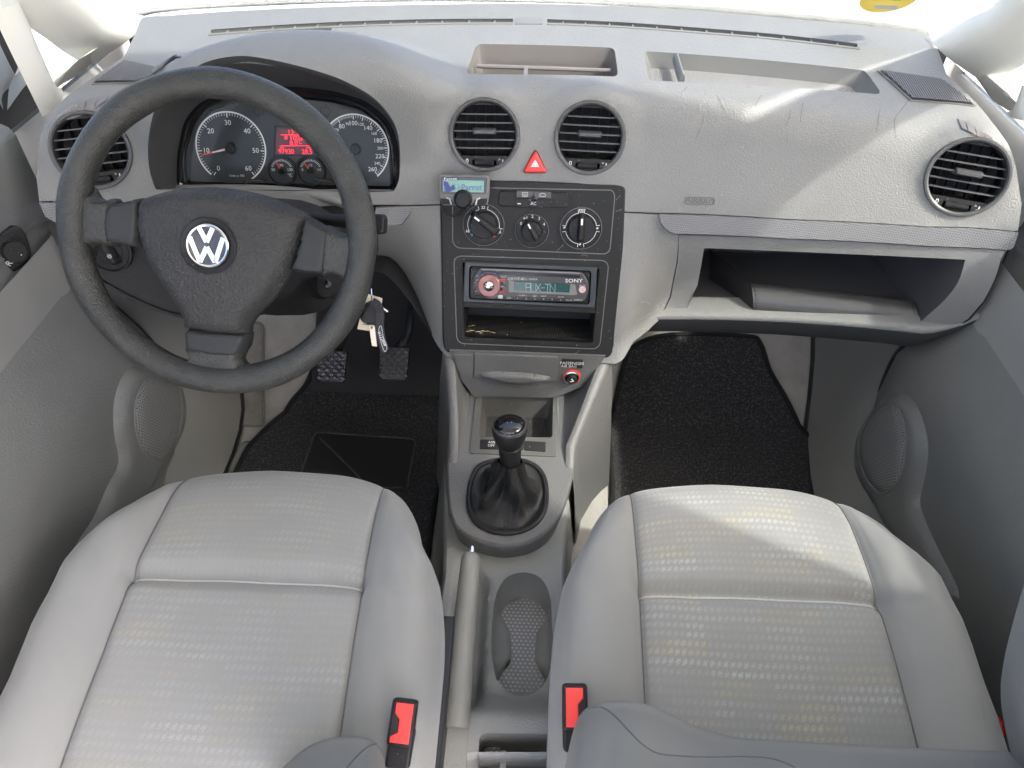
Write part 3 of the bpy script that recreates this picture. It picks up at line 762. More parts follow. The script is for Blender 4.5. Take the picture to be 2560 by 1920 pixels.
def dial(cx, cy, R, nums, name_ticks, needle, unit=None, small=False, num_r=.70, ring=True):
    """nums: list of (text, angle in degrees, size, radius or None)"""
    d = part('dial', lathe([(.0003, .0012), (R, .0012), (R + .0005, .0002)], 64, (cx, cy)), M_DIAL, CL)
    g = []
    if ring: g.append(line([(cx + (R - .0009) * math.cos(rad(a)), cy + (R - .0009) * math.sin(rad(a))) for a in np.linspace(needle[2], needle[3], 70)], .0021, .0016, False))
    part('scale_ring', join(*g) if g else lathe([(R - .001, .0014), (R, .003), (R + .002, .003), (R + .0035, 0)], 48, (cx, cy)), M_WHITE if ring else M_BLACK, d)
    tk = []
    for a, l, w in name_ticks:
        c, s = math.cos(rad(a)), math.sin(rad(a)); r1 = R - .0026; tk.append(line([(cx + c * (r1 - l), cy + s * (r1 - l)), (cx + c * r1, cy + s * r1)], w, .0016))
    part('ticks', join(*tk), M_WHITE, d)
    tx = [text(t, sz, cx + math.cos(rad(a)) * R * (r or num_r), cy + math.sin(rad(a)) * R * (r or num_r), .0016) for t, a, sz, r in nums]
    if unit: tx.append(text(unit[0], unit[1], cx + unit[2], cy + unit[3], .0016))
    part('numerals', join(*tx), M_WHITE, d)
    a, ln = needle[0], needle[1]; c, s = math.cos(rad(a)), math.sin(rad(a)); w0, w1 = (.0019, .0009) if not small else (.0012, .0007)
    nd = [(cx - s * w0, cy + c * w0), (cx + s * w0, cy - c * w0), (cx + c * ln + s * w1, cy + s * ln - c * w1), (cx + c * ln - s * w1, cy + s * ln + c * w1)]
    part('needle', prism(nd, .004, .0062, .0004), M_NEED, d)
    if not small:
        nd2 = [(cx + c * ln * .12 - s * w0 * .7, cy + s * ln * .12 + c * w0 * .7), (cx + c * ln * .12 + s * w0 * .7, cy + s * ln * .12 - c * w0 * .7), (cx + c * ln * .62 + s * w1, cy + s * ln * .62 - c * w1), (cx + c * ln * .62 - s * w1, cy + s * ln * .62 + c * w1)]
        part('needle_tip', prism(nd2, .0062, .0066, 0), M_WHITE, d)
    rr = .0075 if not small else .0042
    part('needle_hub', lathe([(rr + .0012, .0012), (rr, .008), (rr * .93, .0092), (rr * .66, .0094), (rr * .60, .0088), (.0002, .0088)], 32, (cx, cy)), M_PANEL, d)
    return d
lx, ly = c4(527, 650); rx, ry = c4(1712, 660)
R1 = (c4(880, 650)[0] - c4(212, 650)[0]) / 2
# rev counter: 0 at lower left, 60 at lower right
ang = lambda v: 232 - v / 60 * 284
tk = [(ang(v), .0058 if v % 10 == 0 else .0034, .0013 if v % 10 == 0 else .0006) for v in range(0, 61)]
d1 = dial(lx, ly, R1, [(str(v), ang(v), .0072, None) for v in range(0, 61, 10)], tk, (ang(8.4), R1 * .84, 228, -60), ('1/min x 100', .0034, .004, -R1 * .76))
an2 = lambda v: (232 - v / 100 * 142) if v <= 100 else (90 - (v - 100) / 160 * 140)
tk = [(an2(v), .0055 if v % 20 == 0 else .0032, .0013 if v % 20 == 0 else .0006) for v in list(range(0, 100, 2)) + list(range(100, 261, 5))]
nums = [(str(v), an2(v), .0064 if v in (20, 40, 60, 80, 100, 140, 180, 220, 260) else .0042, .74) for v in (0, 10, 20, 30, 40, 50, 60, 70, 80, 90, 100, 120, 140, 160, 180, 200, 220, 240, 260)]
dial(rx, ry, R1 * .97, nums, tk, (232, R1 * .8, 225, -52))
gx, gy = c4(1012, 865); hx, hy = c4(1289, 865); R2 = .0195
dial(gx, gy, R2, [('90', 90, .0040, .42), ('50', 172, .0040, .66), ('130', 8, .0040, .66)], [(a, .0030, .0007) for a in np.linspace(155, 25, 17)], (116, .0145), ('°C', .0042, .0115, -.0062), True, ring=False)
dial(hx, hy, R2, [('1/2', 90, .0036, .42), ('0', 172, .0040, .66), ('1/1', 8, .0036, .66)], [(a, .0030, .0007) for a in np.linspace(155, 25, 17)], (126, .0150), None, True, ring=False)
# red display
scr = [c4(965, 462), c4(1300, 470), c4(1300, 706), c4(952, 704)][::-1]
M_SCR = mat('red_display_off', (.020, .004, .005), .3, var=.05, emit=(.5, .0, .02), estr=.02)
M_SCRT = mat('red_display_lit', (.4, .0, .01), .4, var=0, emit=(1, .03, .06), estr=.36)
sc_ = part('display', prism(scr, .0, .0012, 0), M_SCR, CL, smooth=False)
part('display_frame', line([c4(950, 440), c4(1325, 450), c4(1325, 718), c4(940, 716)], .0022, .0004, True, .002), M_BLACK, CL)
a0, b0 = c4(1000, 522); a1, b1 = c4(1300, 524); p2, p3 = c4(1000, 628), c4(1296, 626)
part('readout', join(text('12:16', .0070, *c4(1140, 498), .0015), text('100', .0070, *c4(1136, 550), .0015), text('km', .0045, *c4(1200, 557), .0015),
     text('8.0', .0070, *c4(1124, 598), .0015), text('°C', .0052, *c4(1180, 592), .0015), text('km', .0036, *c4(1012, 642), .0015), text('trip', .0036, *c4(1268, 642), .0015),
     text('97930', .0070, *c4(1054, 680), .0015, sx=.95), text('28.5', .0070, *c4(1250, 682), .0015, sx=.95), line([(a0, b0), (a1, b1)], .0009, .0015), line([p2, p3], .0009, .0015),
     line(rpoly([c4(1042, 535), c4(1060, 535), c4(1060, 563), c4(1042, 563)], 0), .0008, .0015, True)), M_SCRT, sc_)
for x, y, sg in ((792, 295, -1), (1425, 298, 1)):
    x, y = c4(x, y); part('indicator_arrow', line([(x + sg * .0085, y), (x + sg * .001, y + .009), (x + sg * .001, y + .005), (x - sg * .007, y + .005), (x - sg * .007, y - .005), (x + sg * .001, y - .005), (x + sg * .001, y - .009)], .0012, .0006, True), M_BLACK, CL)
for p, e in (((705, 948), (850, 958)), ((1375, 950), (1505, 960))):
    (x, y), (x2, y2) = c4(*p), c4(*e); 
    s_ = part('reset_stalk', tube([(x2, y2, .001), (x2, y2, .006), (x + .4 * (x2 - x), y + .4 * (y2 - y), .016), (x, y, .024)], .0026, 10), M_BLACK, CL)
    part('stalk_tip', lathe([(.0001, .027), (.0034, .0265), (.0040, .024), (.0034, .021)], 16, (x, y)), M_PANEL, s_)
# the moulded shroud between the hood lip and the cluster
lipw = [wpt(p) for p in lip_xs]; fr = [CM @ V((x, y, .012)) for x, y in offset(ccw(face), -.006)]
def polar(P, c): return [math.atan2((CM.inverted() @ p).y - c[1], (CM.inverted() @ p).x - c[0]) for p in P]
def byang(P, n=96):
    a = np.array(polar(P, fc)); o = np.argsort(a); a = a[o]; Q = np.array([tuple(P[i]) for i in o]); t = np.linspace(-math.pi, math.pi, n, endpoint=False)
    return [V([np.interp(x, a, Q[:, k], period=2 * math.pi) for k in range(3)]) for x in t]
la, fa = byang(resample3 if False else lipw), byang([CM @ V((x, y, .012)) for x, y in resample(offset(ccw(face), -.006), .006)])
rows = []
for t in (0, .03, .1, .25, .5, .75, 1):
    rows.append([tuple(a.lerp(b, t) + V((0, 0, -.004 * (t > 0) * (1 - t)))) for a, b in zip(la, fa)])
part('shroud', loft(rows, True), M_HOODIN, CL, world=True, sharp=50)
M_LENS = bpy.data.materials.new('clear_lens'); M_LENS.use_nodes = True
def make_glass(m, tint=(1, 1, 1), refl=1.0, ior=1.45):
    N = m.node_tree.nodes; lk = m.node_tree.links; N.clear()
    tr = N.new('ShaderNodeBsdfTransparent'); tr.inputs[0].default_value = (*tint, 1); gl = N.new('ShaderNodeBsdfGlossy'); gl.inputs['Roughness'].default_value = .02
    fz = N.new('ShaderNodeFresnel'); fz.inputs[0].default_value = ior; mu = N.new('ShaderNodeMath'); mu.operation = 'MULTIPLY'; mu.inputs[1].default_value = refl
    mx = N.new('ShaderNodeMixShader'); o = N.new('ShaderNodeOutputMaterial')
    lk.new(fz.outputs[0], mu.inputs[0]); lk.new(mu.outputs[0], mx.inputs[0]); lk.new(tr.outputs[0], mx.inputs[1]); lk.new(gl.outputs[0], mx.inputs[2]); lk.new(mx.outputs[0], o.inputs[0])
make_glass(M_LENS, (.96, .97, .97), .18)
lens = offset(ccw(face), .006); part('lens', prism(lens, .0125, .0135, 0, bottom=True), M_LENS, CL, smooth=False)
# curved trim under the cluster
_tr = [hit(p, lambda P: P.y - (1.0 + .42 * (P.z - .62)), .5, 1.8) for p in L(z4, [(-30, 1052), (600, 1046), (1000, 1062), (1350, 1100), (1650, 1190), (2000, 1080), (2110, 1010)])]
part('lower_trim', tube(spline([tuple(p) for p in _tr[:5]], 5), .008, 10), M_DASHS, CL, world=True)

# ------------------------------------------------------------------ steering wheel
WT = rad(32)
WM = frame(V((-.364, .7545, .7025)), V((0, -math.cos(WT), math.sin(WT))))
WH = thing('steering_wheel', 'charcoal three-spoke steering wheel with worn foam rim and chrome emblem', 'steering wheel', WM)
def w(p, c=0): return lp(WM, p, c)
def wq(pts, c=0): return [lp(WM, q(*p), c) for p in pts]
rows = []
for i in range(120):
    a = 2 * math.pi * i / 120; c, s = math.cos(a), math.sin(a); row = []
    for k in range(14):
        b = 2 * math.pi * k / 14; r = .0172 + .0006 * math.sin(a * 9 + k); row.append(((.174 + r * math.cos(b)) * c, (.174 + r * math.cos(b)) * s, r * 1.06 * math.sin(b)))
    rows.append(row)
rows.append(rows[0]); part('rim', loft(rows, True), M_RIM, WH, sharp=0)
pad = wq([(294, 440), (309, 426), (370, 409), (437, 403), (504, 408), (571, 423), (640, 452), (662, 470), (652, 490), (636, 551), (622, 588), (600, 625), (571, 661), (545, 688), (534, 706), (530, 722), (504, 727), (450, 722), (396, 711), (392, 692), (386, 677), (366, 644), (336, 603), (312, 560), (297, 515), (290, 487)], .004)
pad = spline(pad, 3, True)
pd = part('airbag_cover', pillow(pad, -.006, .016, .016, .006, dome=.012), M_PAD, WH, sharp=0)
ex, ey = wq([(452, 531)], .02)[0]
def padz(x, y): return .0225
part('emblem_recess', lathe([(.0335, .0185), (.0330, .0232), (.0318, .0240), (.0305, .0232), (.0262, .0222), (.0258, .0235)], 56, (ex, ey)), M_BLACK, pd)
for k in range(6):
    a = rad(30 + 60 * k); part('dimple', lathe([(.0001, .0228), (.0009, .0229), (.0012, .0224)], 10, (ex + .0283 * math.cos(a), ey + .0283 * math.sin(a))), M_PANEL, pd)
em = part('emblem', lathe([(.0255, .022), (.0252, .0256), (.0240, .0268), (.0222, .0262), (.0218, .0248), (.0002, .0252)], 56, (ex, ey)), M_CHROME, pd)
M_EMB = mat('emblem_dark_ground', (.02, .021, .023), .25, var=0, coat=.5)
part('ground', lathe([(.0217, .0254), (.0002, .0258)], 48, (ex, ey)), M_EMB, em)
E_ = .0222
def es(pts, wd): return line([(ex + x * E_, ey + y * E_) for x, y in pts], wd * E_, .0258, False, .0012)
part('letters', join(es([(-.36, .93), (.0, .20)], .25), es([(.36, .93), (.0, .20)], .25), es([(-.88, .44), (-.40, -.84)], .25), es([(-.40, -.84), (.0, -.06)], .25), es([(.88, .44), (.40, -.84)], .25), es([(.40, -.84), (.0, -.06)], .25)), M_CHROME, em, sharp=20)
tx, ty = wq([(447, 610)], .02)[0]
part('lettering', join(text('AIRBAG', .0082, tx, ty, .0205, sx=1.25, shear=.05)), M_RUBBER, pd)
tx, ty = wq([(447, 661)], .02)[0]
part('mark', join(line([(tx - .002, ty + .005), (tx - .001, ty - .004)], .0012, .0178), line([(tx + .001, ty + .002), (tx + .005, ty - .003), (tx + .009, ty - .001)], .0014, .0178)), M_RUBBER, pd)
# leather-grained spoke roots running into the rim, then the satin covers
def root(pts, hgt=.0185): return part('spoke', pillow(spline(wq(pts, .002), 4, True), -.012, hgt, .0065, .005), M_RIM, WH, sharp=0)
root([(240, 434), (212, 432), (196, 425), (176, 400), (150, 430), (140, 480), (146, 530), (160, 580), (180, 566), (186, 540), (200, 527), (240, 527)])
root([(694, 492), (722, 500), (746, 503), (762, 470), (790, 480), (795, 530), (785, 590), (770, 640), (752, 625), (735, 602), (712, 595), (690, 592)])
root([(400, 745), (402, 768), (388, 788), (340, 800), (400, 832), (480, 840), (560, 838), (610, 815), (560, 805), (527, 795), (514, 780), (512, 752)])
def cover(pts, z=.004, r=.004): return part('spoke_cover', pillow(rpoly(wq(pts, z), r, 4), -.012, .0195, .0045, .004, .0015), M_SPOKE, WH, sharp=0)
cover([(230, 441), (298, 425), (302, 480), (296, 536), (226, 525), (222, 482)])
cover([(655, 466), (711, 496), (708, 545), (701, 595), (622, 587), (642, 535)])
cover([(396, 709), (532, 721), (527, 752), (511, 773), (450, 769), (399, 759)])
# column shroud and stalks behind the wheel
SCOL = thing('steering_column', 'dark grey steering column shroud behind the wheel with ignition lock', 'steering column', WM)
def tap(w0, h0, w1, h1, z0, z1, cy0, cy1, n=24):
    rows = []
    for t in np.linspace(0, 1, 6):
        rows.append([((w0 + (w1 - w0) * t) * math.copysign(abs(math.cos(a)) ** .7, math.cos(a)), cy0 + (cy1 - cy0) * t + (h0 + (h1 - h0) * t) * math.copysign(abs(math.sin(a)) ** .7, math.sin(a)), z0 + (z1 - z0) * t) for a in np.linspace(0, 2 * math.pi, n, endpoint=False)])
    return loft(rows, True)
part('shroud', tap(.075, .060, .105, .085, -.05, -.20, -.015, -.03), M_KNEE, SCOL)
part('hub', tap(.05, .05, .07, .058, -.004, -.052, -.006, -.012), M_BLACK, SCOL)
s0 = lp(WM, q(770, 480), -.07); s1 = lp(WM, q(822, 486), -.055)
st = part('wiper_stalk', tube([(s0[0] - .07, s0[1] + .004, -.085), (s0[0], s0[1], -.07), (s1[0], s1[1], -.055)], [.007, .009, .011], 12, flat=.7), M_BLACK, SCOL)
part('stalk_switch', prism(rpoly(lps(WM, L(zB, [(222, 1375), (280, 1378), (296, 1400), (290, 1500), (240, 1510), (225, 1450)]), -.055), .003, 3), -.068, -.046, .003), M_BLACK, SCOL)
ig = lp(WM, z8(385, 60), -.10)
part('ignition_lock', tap(.014, .014, .016, .016, -.075, -.12, ig[1], ig[1]), M_BLACK, SCOL).data.transform(Matrix.Translation((ig[0], 0, 0)))
b_ = lp(WM, z8(410, 40), -.08); part('lever_knob', lathe([(.0001, -.070), (.004, -.072), (.0055, -.077), (.004, -.083)], 14, b_), M_CHROME, SCOL)

# ------------------------------------------------------------------ keys hanging in the lock
kp_ = hit(z8(800, 260), lambda P: P.y - .80, .3, 1.8)
KM = frame(kp_, V((.1, -1, .55)))
KEY = thing('car_key', 'black car key with white paper tag and black strap hanging by the wheel', 'key', KM)
def k8(pts, c=0): return lps(KM, L(z8, pts), c)
part('key_head', pillow(rpoly(k8([(690, 330), (740, 195), (800, 180), (850, 225), (880, 300), (872, 388), (760, 385), (712, 368)]), .004, 3), 0, .010, .005, .003), M_BLACK, KEY)
M_TAG = mat('paper_tag', (.62, .55, .42), .8, var=.08, vscale=60)
tg = part('paper_tag', prism(k8([(668, 425), (690, 335), (760, 120), (885, 158), (880, 225), (860, 300), (770, 440)], -.004), -.0045, -.004, 0, bottom=True), M_TAG, KEY, smooth=False)
part('handwriting', join(*[line(k8(a, -.0039), .0009, -.0039) for a in ([(785, 150), (806, 158)], [(826, 172), (865, 182)], [(770, 200), (835, 214)], [(715, 380), (770, 388)])]), M_BLACK, tg)
part('key_blade', prism(k8([(768, 390), (820, 390), (828, 455), (840, 575), (795, 570), (778, 460)], .002), .0005, .003, .0006, holes=[k8([(782, 396), (802, 400), (800, 425), (785, 418)], .002)]), mat('brass_key', (.55, .47, .36), .35, metal=.7, var=.05), KEY)
stp = spline(k8([(800, 178), (852, 215), (872, 290), (868, 400), (885, 500), (915, 600)], .004), 5)
sp_ = part('strap', line(stp, .0115, .011, False, .0025), M_BLACK, KEY)
part('strap_border', line(spline(k8([(868, 392), (884, 394), (900, 480), (930, 570), (912, 605), (884, 540), (862, 440)], .004), 3, True), .0008, .0142, True), M_GREYPRINT, sp_)
cx_, cy_ = k8([(890, 495)], .004)[0]; part('lettering', text('X122868', .0040, cx_, cy_, .0142, rot=rad(-68)), M_WHITE, sp_)
part('cable_tie', tube([(*k8([(830, 170)])[0], .002), (*k8([(880, 222)])[0], .01), (*k8([(940, 262)])[0], .012)], .0011, 8), M_WHITE, KEY)
part('wire_ring', tube([(*k8([(790, 180)])[0], .001), (*k8([(796, 130)])[0], .004), (*k8([(786, 80)])[0], -.004)], .0008, 8), M_CHROME, KEY)
# ------------------------------------------------------------------ centre control panel
_c = fpt(z5(860, 700), .008); _n1 = fpt(z5(860, 260), .008); _n2 = fpt(z5(860, 1450), .008)
_up = (_n1 - _n2).normalized(); _x = V((1, 0, 0)); _n = _x.cross(_up).normalized()
if _n.y > 0: _n = -_n
PM = frame(_c, _n, up=_up)
CP = thing('control_panel', 'charcoal centre control panel with three round heater knobs and an empty cubby', 'control panel', PM)
def p5(x, y, c=0): return lp(PM, z5(x, y), c)
def p5s(pts, c=0): return [p5(x, y, c) for x, y in pts]
pan = rpoly(p5s([(62, 95), (1600, 145), (1678, 165), (1655, 700), (1560, 1605), (1525, 1645), (115, 1600), (88, 1500), (78, 760)]), [.006, .01, .012, .02, .01, .012, .012, .02, .02], 5)
opn = rpoly(p5s([(262, 800), (1445, 862), (1388, 1512), (276, 1462)]), .005, 4)
part('panel', prism(pan, -.012, 0, .003, holes=[opn]), M_PANEL, CP)
def ridge(name, pts, r, wd, h, m): return part(name, line(rpoly(p5s(pts), r, 6), wd, .0, True, h), m, CP)
M_LINE = mat('panel_edge_line', (.13, .13, .128), .45, var=0)
ridge('upper_bezel_line', [(178, 165), (1560, 192), (1580, 240), (1535, 745), (215, 690), (178, 640)], .012, .0013, .0007, M_LINE)
ridge('lower_bezel_line', [(188, 758), (1530, 800), (1448, 1565), (215, 1515)], .014, .0013, .0007, M_LINE)
# sleeve of the two openings
sl = resample(ccw(opn), .01)
part('opening_sleeve', loft([[(x, y, z) for x, y in sl] for z in (-.001, -.02, -.05, -.09)], True), M_DARKIN, CP)
_P, _T = fill(opn); part('opening_back', ([(x, y, -.09) for x, y in _P], _T), M_DARKIN, CP)
part('opening_rim', line(rpoly(p5s([(240, 805), (1465, 862), (1402, 1535), (258, 1480)]), .006, 5), .0030, .0, True, .0016), M_PANEL, CP)
part('crossbar', prism(p5s([(262, 1160), (1430, 1208), (1425, 1262), (263, 1205)]), -.03, -.002, .001), M_PANEL, CP)
M_MATF = dotted('cubby_rubber_mat', (.014, .014, .014), (.03, .03, .03), .0042, .6, .3, uv=False)
fl = [p5(280, 1460), p5(1385, 1510)]
def cub(x, y, c): return lp(PM, z5(x, y), c)
(ax, ay), (bx, by) = cub(285, 1472, -.004), cub(1385, 1512, -.004)
part('cubby_floor', ([(ax, ay + .0005, -.004), (bx, by + .0005, -.004), (bx, by + .014, -.088), (ax, ay + .014, -.088)], [(0, 1, 2, 3)]), M_MATF, CP, smooth=False)
M_GUM = mat('dried_glue_flakes', (.75, .66, .42), .8, var=.25, vscale=120)
g = []
for (x, y, r) in [(330, 1400, 14), (355, 1395, 10), (345, 1425, 16), (400, 1432, 14), (440, 1428, 12), (480, 1430, 15), (520, 1436, 12), (315, 1432, 12), (430, 1440, 10), (540, 1440, 6), (650, 1450, 5), (772, 1378, 4)]:
    d = -.02 - (1440 - y) * .0006; a, b = p5(x, y, d); n = 8; k = len(g); rr = r * .00026
    ring = [(a + rr * 1.5 * random.uniform(.6, 1.2) * math.cos(2 * math.pi * i / n), b + rr * .5 * random.uniform(.5, 1.2) * math.sin(2 * math.pi * i / n)) for i in range(n)]
    hh = .001; _ybase = ay + .014 * (-d - .004) / .084
    g.append(([(px, max(py, _ybase) + hh, d + rr * .3 * random.uniform(-1, 1)) for px, py in ring] + [(a, max(b, _ybase) + 2 * hh, d)], [(i, (i + 1) % n, n) for i in range(n)]))
tag(part('glue_flakes', join(*g), M_GUM, CP), kind='stuff')

M_KRING = mat('knob_ring', (.05, .05, .05), .4, var=.05)
def heater(cx, cy, R, Ri, p0, p1, hw, label=None):
    c = p5(cx, cy); rr = abs(p5(cx + R, cy)[0] - c[0]); ri = rr * Ri / R
    k = part('heater_knob', lathe([(rr, -.001), (rr * 1.0, .0016), (rr * .965, .0034), (rr * .94, .0026), (rr * .92, .0022), (ri * 1.05, .0034), (ri, .0030), (ri, .0080), (ri * .94, .0098), (.0003, .0100)], 56, c), M_BLACK, CP, label=label)
    part('knob_rim', lathe([(rr * 1.0, .0018), (rr * .985, .0036), (rr * .965, .0036)], 56, c), M_LINE, k)
    a, b = p5(*p0, .012), p5(*p1, .012); d = (V(b) - V(a)).normalized(); m = V((-d.y, d.x)) * hw
    A, B = V(a), V(b)
    ol = [A + m * .8, A - m * .8, B - m * 1.05, B + m * 1.05]
    pt = part('pointer', pillow(rpoly([tuple(x) for x in ol], hw * .6, 4), .004, .0145, hw * .7, .0025), M_PANEL, k, sharp=0)
    s = A + d * hw * .9; e = A + d * hw * 2.2
    part('pointer_mark', line([tuple(s), tuple(e)], hw * .42, .0192), M_WHITE, pt)
    return k, c, rr
k1, c, rr = heater(447, 490, 180, 112, (340, 395), (568, 572), .0072, 'large left heater knob with blue and red dots')
arc = lambda c, r, a0, a1, wd, n=18: line([(c[0] + r * math.cos(rad(a0 + (a1 - a0) * i / n)), c[1] + r * math.sin(rad(a0 + (a1 - a0) * i / n))) for i in range(n + 1)], wd, .0034)
g = [arc(c, rr * .76, 105, 200, .0007), arc(c, rr * .76, 75, -12, .0007), text('22', .0042, c[0], c[1] + rr * .84, .0034), text('18', .0046, c[0] - rr * .76, c[1] - rr * .28, .0034), text('26', .0046, c[0] + rr * .74, c[1] - rr * .33, .0034)]
for a in (105, 200, 75, -12): g.append(line([(c[0] + rr * r_ * math.cos(rad(a)), c[1] + rr * r_ * math.sin(rad(a))) for r_ in (.76, .92)], .0007, .0034))
part('scale', join(*g), M_WHITE, k1)
part('blue_dot', lathe([(.0019, .0033), (.0017, .0040), (.0001, .0041)], 16, p5(344, 577, .003)), mat('blue_dot', (.02, .22, .45), .4, var=0), k1)
part('red_dot', lathe([(.0021, .0033), (.0019, .0040), (.0001, .0041)], 16, p5(540, 586, .003)), mat('red_dot', (.6, .06, .03), .4, var=0), k1)
k2, c, rr = heater(862, 540, 146, 86, (818, 452), (912, 632), .0058, 'small middle fan knob numbered 0 to 4')
part('scale', join(*[text(s, .0046, *p5(x, y, .003), .0034) for s, x, y in (('0', 768, 478), ('1', 820, 428), ('2', 868, 417), ('3', 926, 436), ('4', 968, 484))] + [text('*', .006, *p5(798, 440, .003), .0034)]), M_WHITE, k2)
k3, c, rr = heater(1287, 520, 182, 112, (1298, 395), (1282, 645), .0072, 'large right air-direction knob with white figures')
g = []
for a0, a1 in ((100, 170), (80, 10), (260, 190), (280, 350)):
    g.append(arc(c, rr * .74, a0, a1, .0007))
    for a in (a0, a1): g.append(line([(c[0] + rr * r_ * math.cos(rad(a)), c[1] + rr * r_ * math.sin(rad(a))) for r_ in (.74, .90)], .0007, .0034))
def man(x, y, s): return [text('.', s * 2.2, x - s * .5, y + s * 1.0, .0034), line([(x + s * .1, y + s * .7), (x, y - s * .1), (x - s * .7, y - s * .3)], s * .4, .0034), line([(x - s, y + s * .25), (x - s * .4, y + s * .25)], s * .25, .0034)]
for x, y in ((1148, 515), (1432, 522), (1282, 660)): g += man(*p5(x, y, .003), .0028)
wx, wy = p5(1297, 368, .003); g += [line([(wx - .0045, wy + .002), (wx + .0045, wy + .002), (wx + .003, wy - .0025), (wx - .003, wy - .0025)], .0007, .0034, True)] + [line([(wx + d, wy - .003), (wx + d, wy + .001)], .0006, .0034) for d in (-.0015, 0, .0015)]
part('scale', join(*g), M_WHITE, k3)
g = [line(spline(p5s(s), 4), .0004, .0002) for s in ([(1080, 720), (1110, 685), (1140, 655)], [(1590, 280), (1610, 255), (1630, 235)], [(1585, 375), (1620, 365), (1640, 352)], [(1200, 1610), (1240, 1600), (1275, 1575)], [(1290, 760), (1310, 750), (1345, 757)])]
tag(part('scratches', join(*g), mat('panel_scratch', (.22, .22, .21), .5, var=0), CP), kind='stuff')
# push buttons
bb = rpoly(p5s([(577, 195), (1180, 212), (1186, 345), (574, 325)]), .006, 4)
bt = part('button_block', prism(bb, -.002, .0045, .0015), M_PANEL, CP)
M_BTN = mat('button_grey', (.06, .06, .06), .42, var=.05)
for pts, nm in (([(730, 195), (878, 200), (876, 255), (730, 252)], 'demist'), ([(882, 200), (1030, 205), (1030, 262), (880, 257)], 'air'), ([(727, 262), (1026, 270), (1024, 345), (726, 335)], 'ac')):
    b = part('push_button', prism(p5s(pts, .005), .001, .0062, .0008), M_BTN if nm != 'ac' else M_PANEL, bt)
    m = np.mean(p5s(pts, .006), 0)
    if nm == 'ac': part('lettering', join(text('AC', .0046, m[0], m[1] - .0005, .0065), line([p5(738, 308, .006), p5(768, 308, .006)], .0012, .0064)), M_WHITE, b)
    elif nm == 'demist': part('symbol', join(line([(m[0] - .004, m[1] - .003), (m[0] + .004, m[1] - .003), (m[0] + .004, m[1] + .0025), (m[0] - .004, m[1] + .0025)], .0007, .0065, True), *[line([(m[0] + d, m[1] - .0042), (m[0] + d, m[1] + .001)], .0006, .0065) for d in (-.0018, 0, .0018)]), M_GREYPRINT, b)
    else: part('symbol', join(line([(m[0] - .005, m[1] - .001), (m[0] - .002, m[1] + .0022), (m[0] + .002, m[1] + .002), (m[0] + .005, m[1])], .0009, .0065), line([(m[0] - .005, m[1] - .002), (m[0] + .003, m[1] - .0028), (m[0] + .005, m[1] - .001)], .0009, .0065)), M_GREYPRINT, b)
part('sensor', lathe([(.0052, .005), (.0050, .0078), (.0036, .008), (.0030, .006), (.0014, .0072), (.0001, .0074)], 24, p5(877, 265, .006)), M_GLOSSB, bt)

# ------------------------------------------------------------------ car radio
RM = PM.copy(); _o = PM @ V((*p5(845, 1010, -.004), -.004)); RM.col[3] = (*_o, 1)
RD = thing('car_radio', 'black car radio with a red dial and AUX-IN on its display', 'car radio', RM)
zR = zoomer(1150, 640, 360 / 2212)
def r5(pts, c=0): return [lp(RM, zR(x, y), c) for x, y in pts]
M_RF = mat('radio_trim_blueblack', (.030, .036, .042), .35, .03, 900, .0002, var=.05)
M_RFACE = mat('radio_face', (.045, .045, .047), .32, var=.06, coat=.2)
M_RB = mat('radio_black', (.008, .008, .009), .25, var=0, coat=.3)
outr = rpoly(r5([(68, 88), (2112, 172), (2078, 805), (38, 712)], .006), .004, 4); inn = rpoly(r5([(140, 148), (2022, 225), (1992, 745), (135, 665)], .006), .006, 4)
part('trim_frame', prism(outr, -.03, .007, .002, holes=[inn]), M_RF, RD)
fp = rpoly(r5([(160, 165), (2005, 240), (1985, 735), (150, 655)], .004), .006, 4)
part('chassis', prism(fp, -.03, .003, .001), M_RB, RD)
fa = rpoly(r5([(295, 185), (1885, 250), (1980, 420), (1985, 520), (1925, 700), (1700, 712), (220, 612), (165, 480), (200, 330)], .008), .006, 4)
fa_o = part('face_plate', prism(fa, 0, .008, .002), M_RFACE, RD)
part('disc_slot', prism(rpoly(r5([(310, 225), (420, 235), (1740, 290), (1850, 300), (1840, 335), (1720, 335), (420, 272), (330, 275)], .008), .002, 3), .006, .0085, .0002), M_RB, fa_o)
part('slot_lip', tube([(*r5([(320, 205)], .009)[0], .0085), (*r5([(1850, 268)], .009)[0], .0085)], .0013, 8), mat('satin_grey_lip', (.25, .25, .26), .3, metal=.3, var=0), fa_o)
dc = r5([(447, 450)], .010)[0]
dl = part('red_dial', lathe([(.0225, .007), (.0220, .0095), (.0185, .0098)], 48, dc), M_RB, RD)
M_RDL = mat('translucent_red_dial', (.26, .10, .09), .25, var=.05, coat=.5)
part('dial_ring', lathe([(.0180, .0085), (.0178, .0140), (.0165, .0150), (.0085, .0142), (.0080, .0120)], 48, dc), M_RDL, dl)
part('dial_cap', lathe([(.0078, .012), (.0074, .0155), (.004, .0172), (.0002, .0176)], 28, dc), M_CHROME, dl)
def rb(name, pts, m, h=.010, r=.0012, lab=None, lm=M_WHITE, sz=.0028, ly=0):
    o_ = part(name, prism(rpoly(r5(pts, .009), r, 3), .006, h, .0007), m, RD)
    if lab:
        a_ = np.mean(r5(pts, .009), 0); part('lettering', text(lab, sz, a_[0], a_[1] + ly, h + .0002), lm, o_)
    return o_
M_RBTN = mat('radio_red_button', (.42, .035, .05), .3, var=0, coat=.3); M_KEYB = mat('radio_key', (.014, .014, .015), .3, var=0, coat=.3)
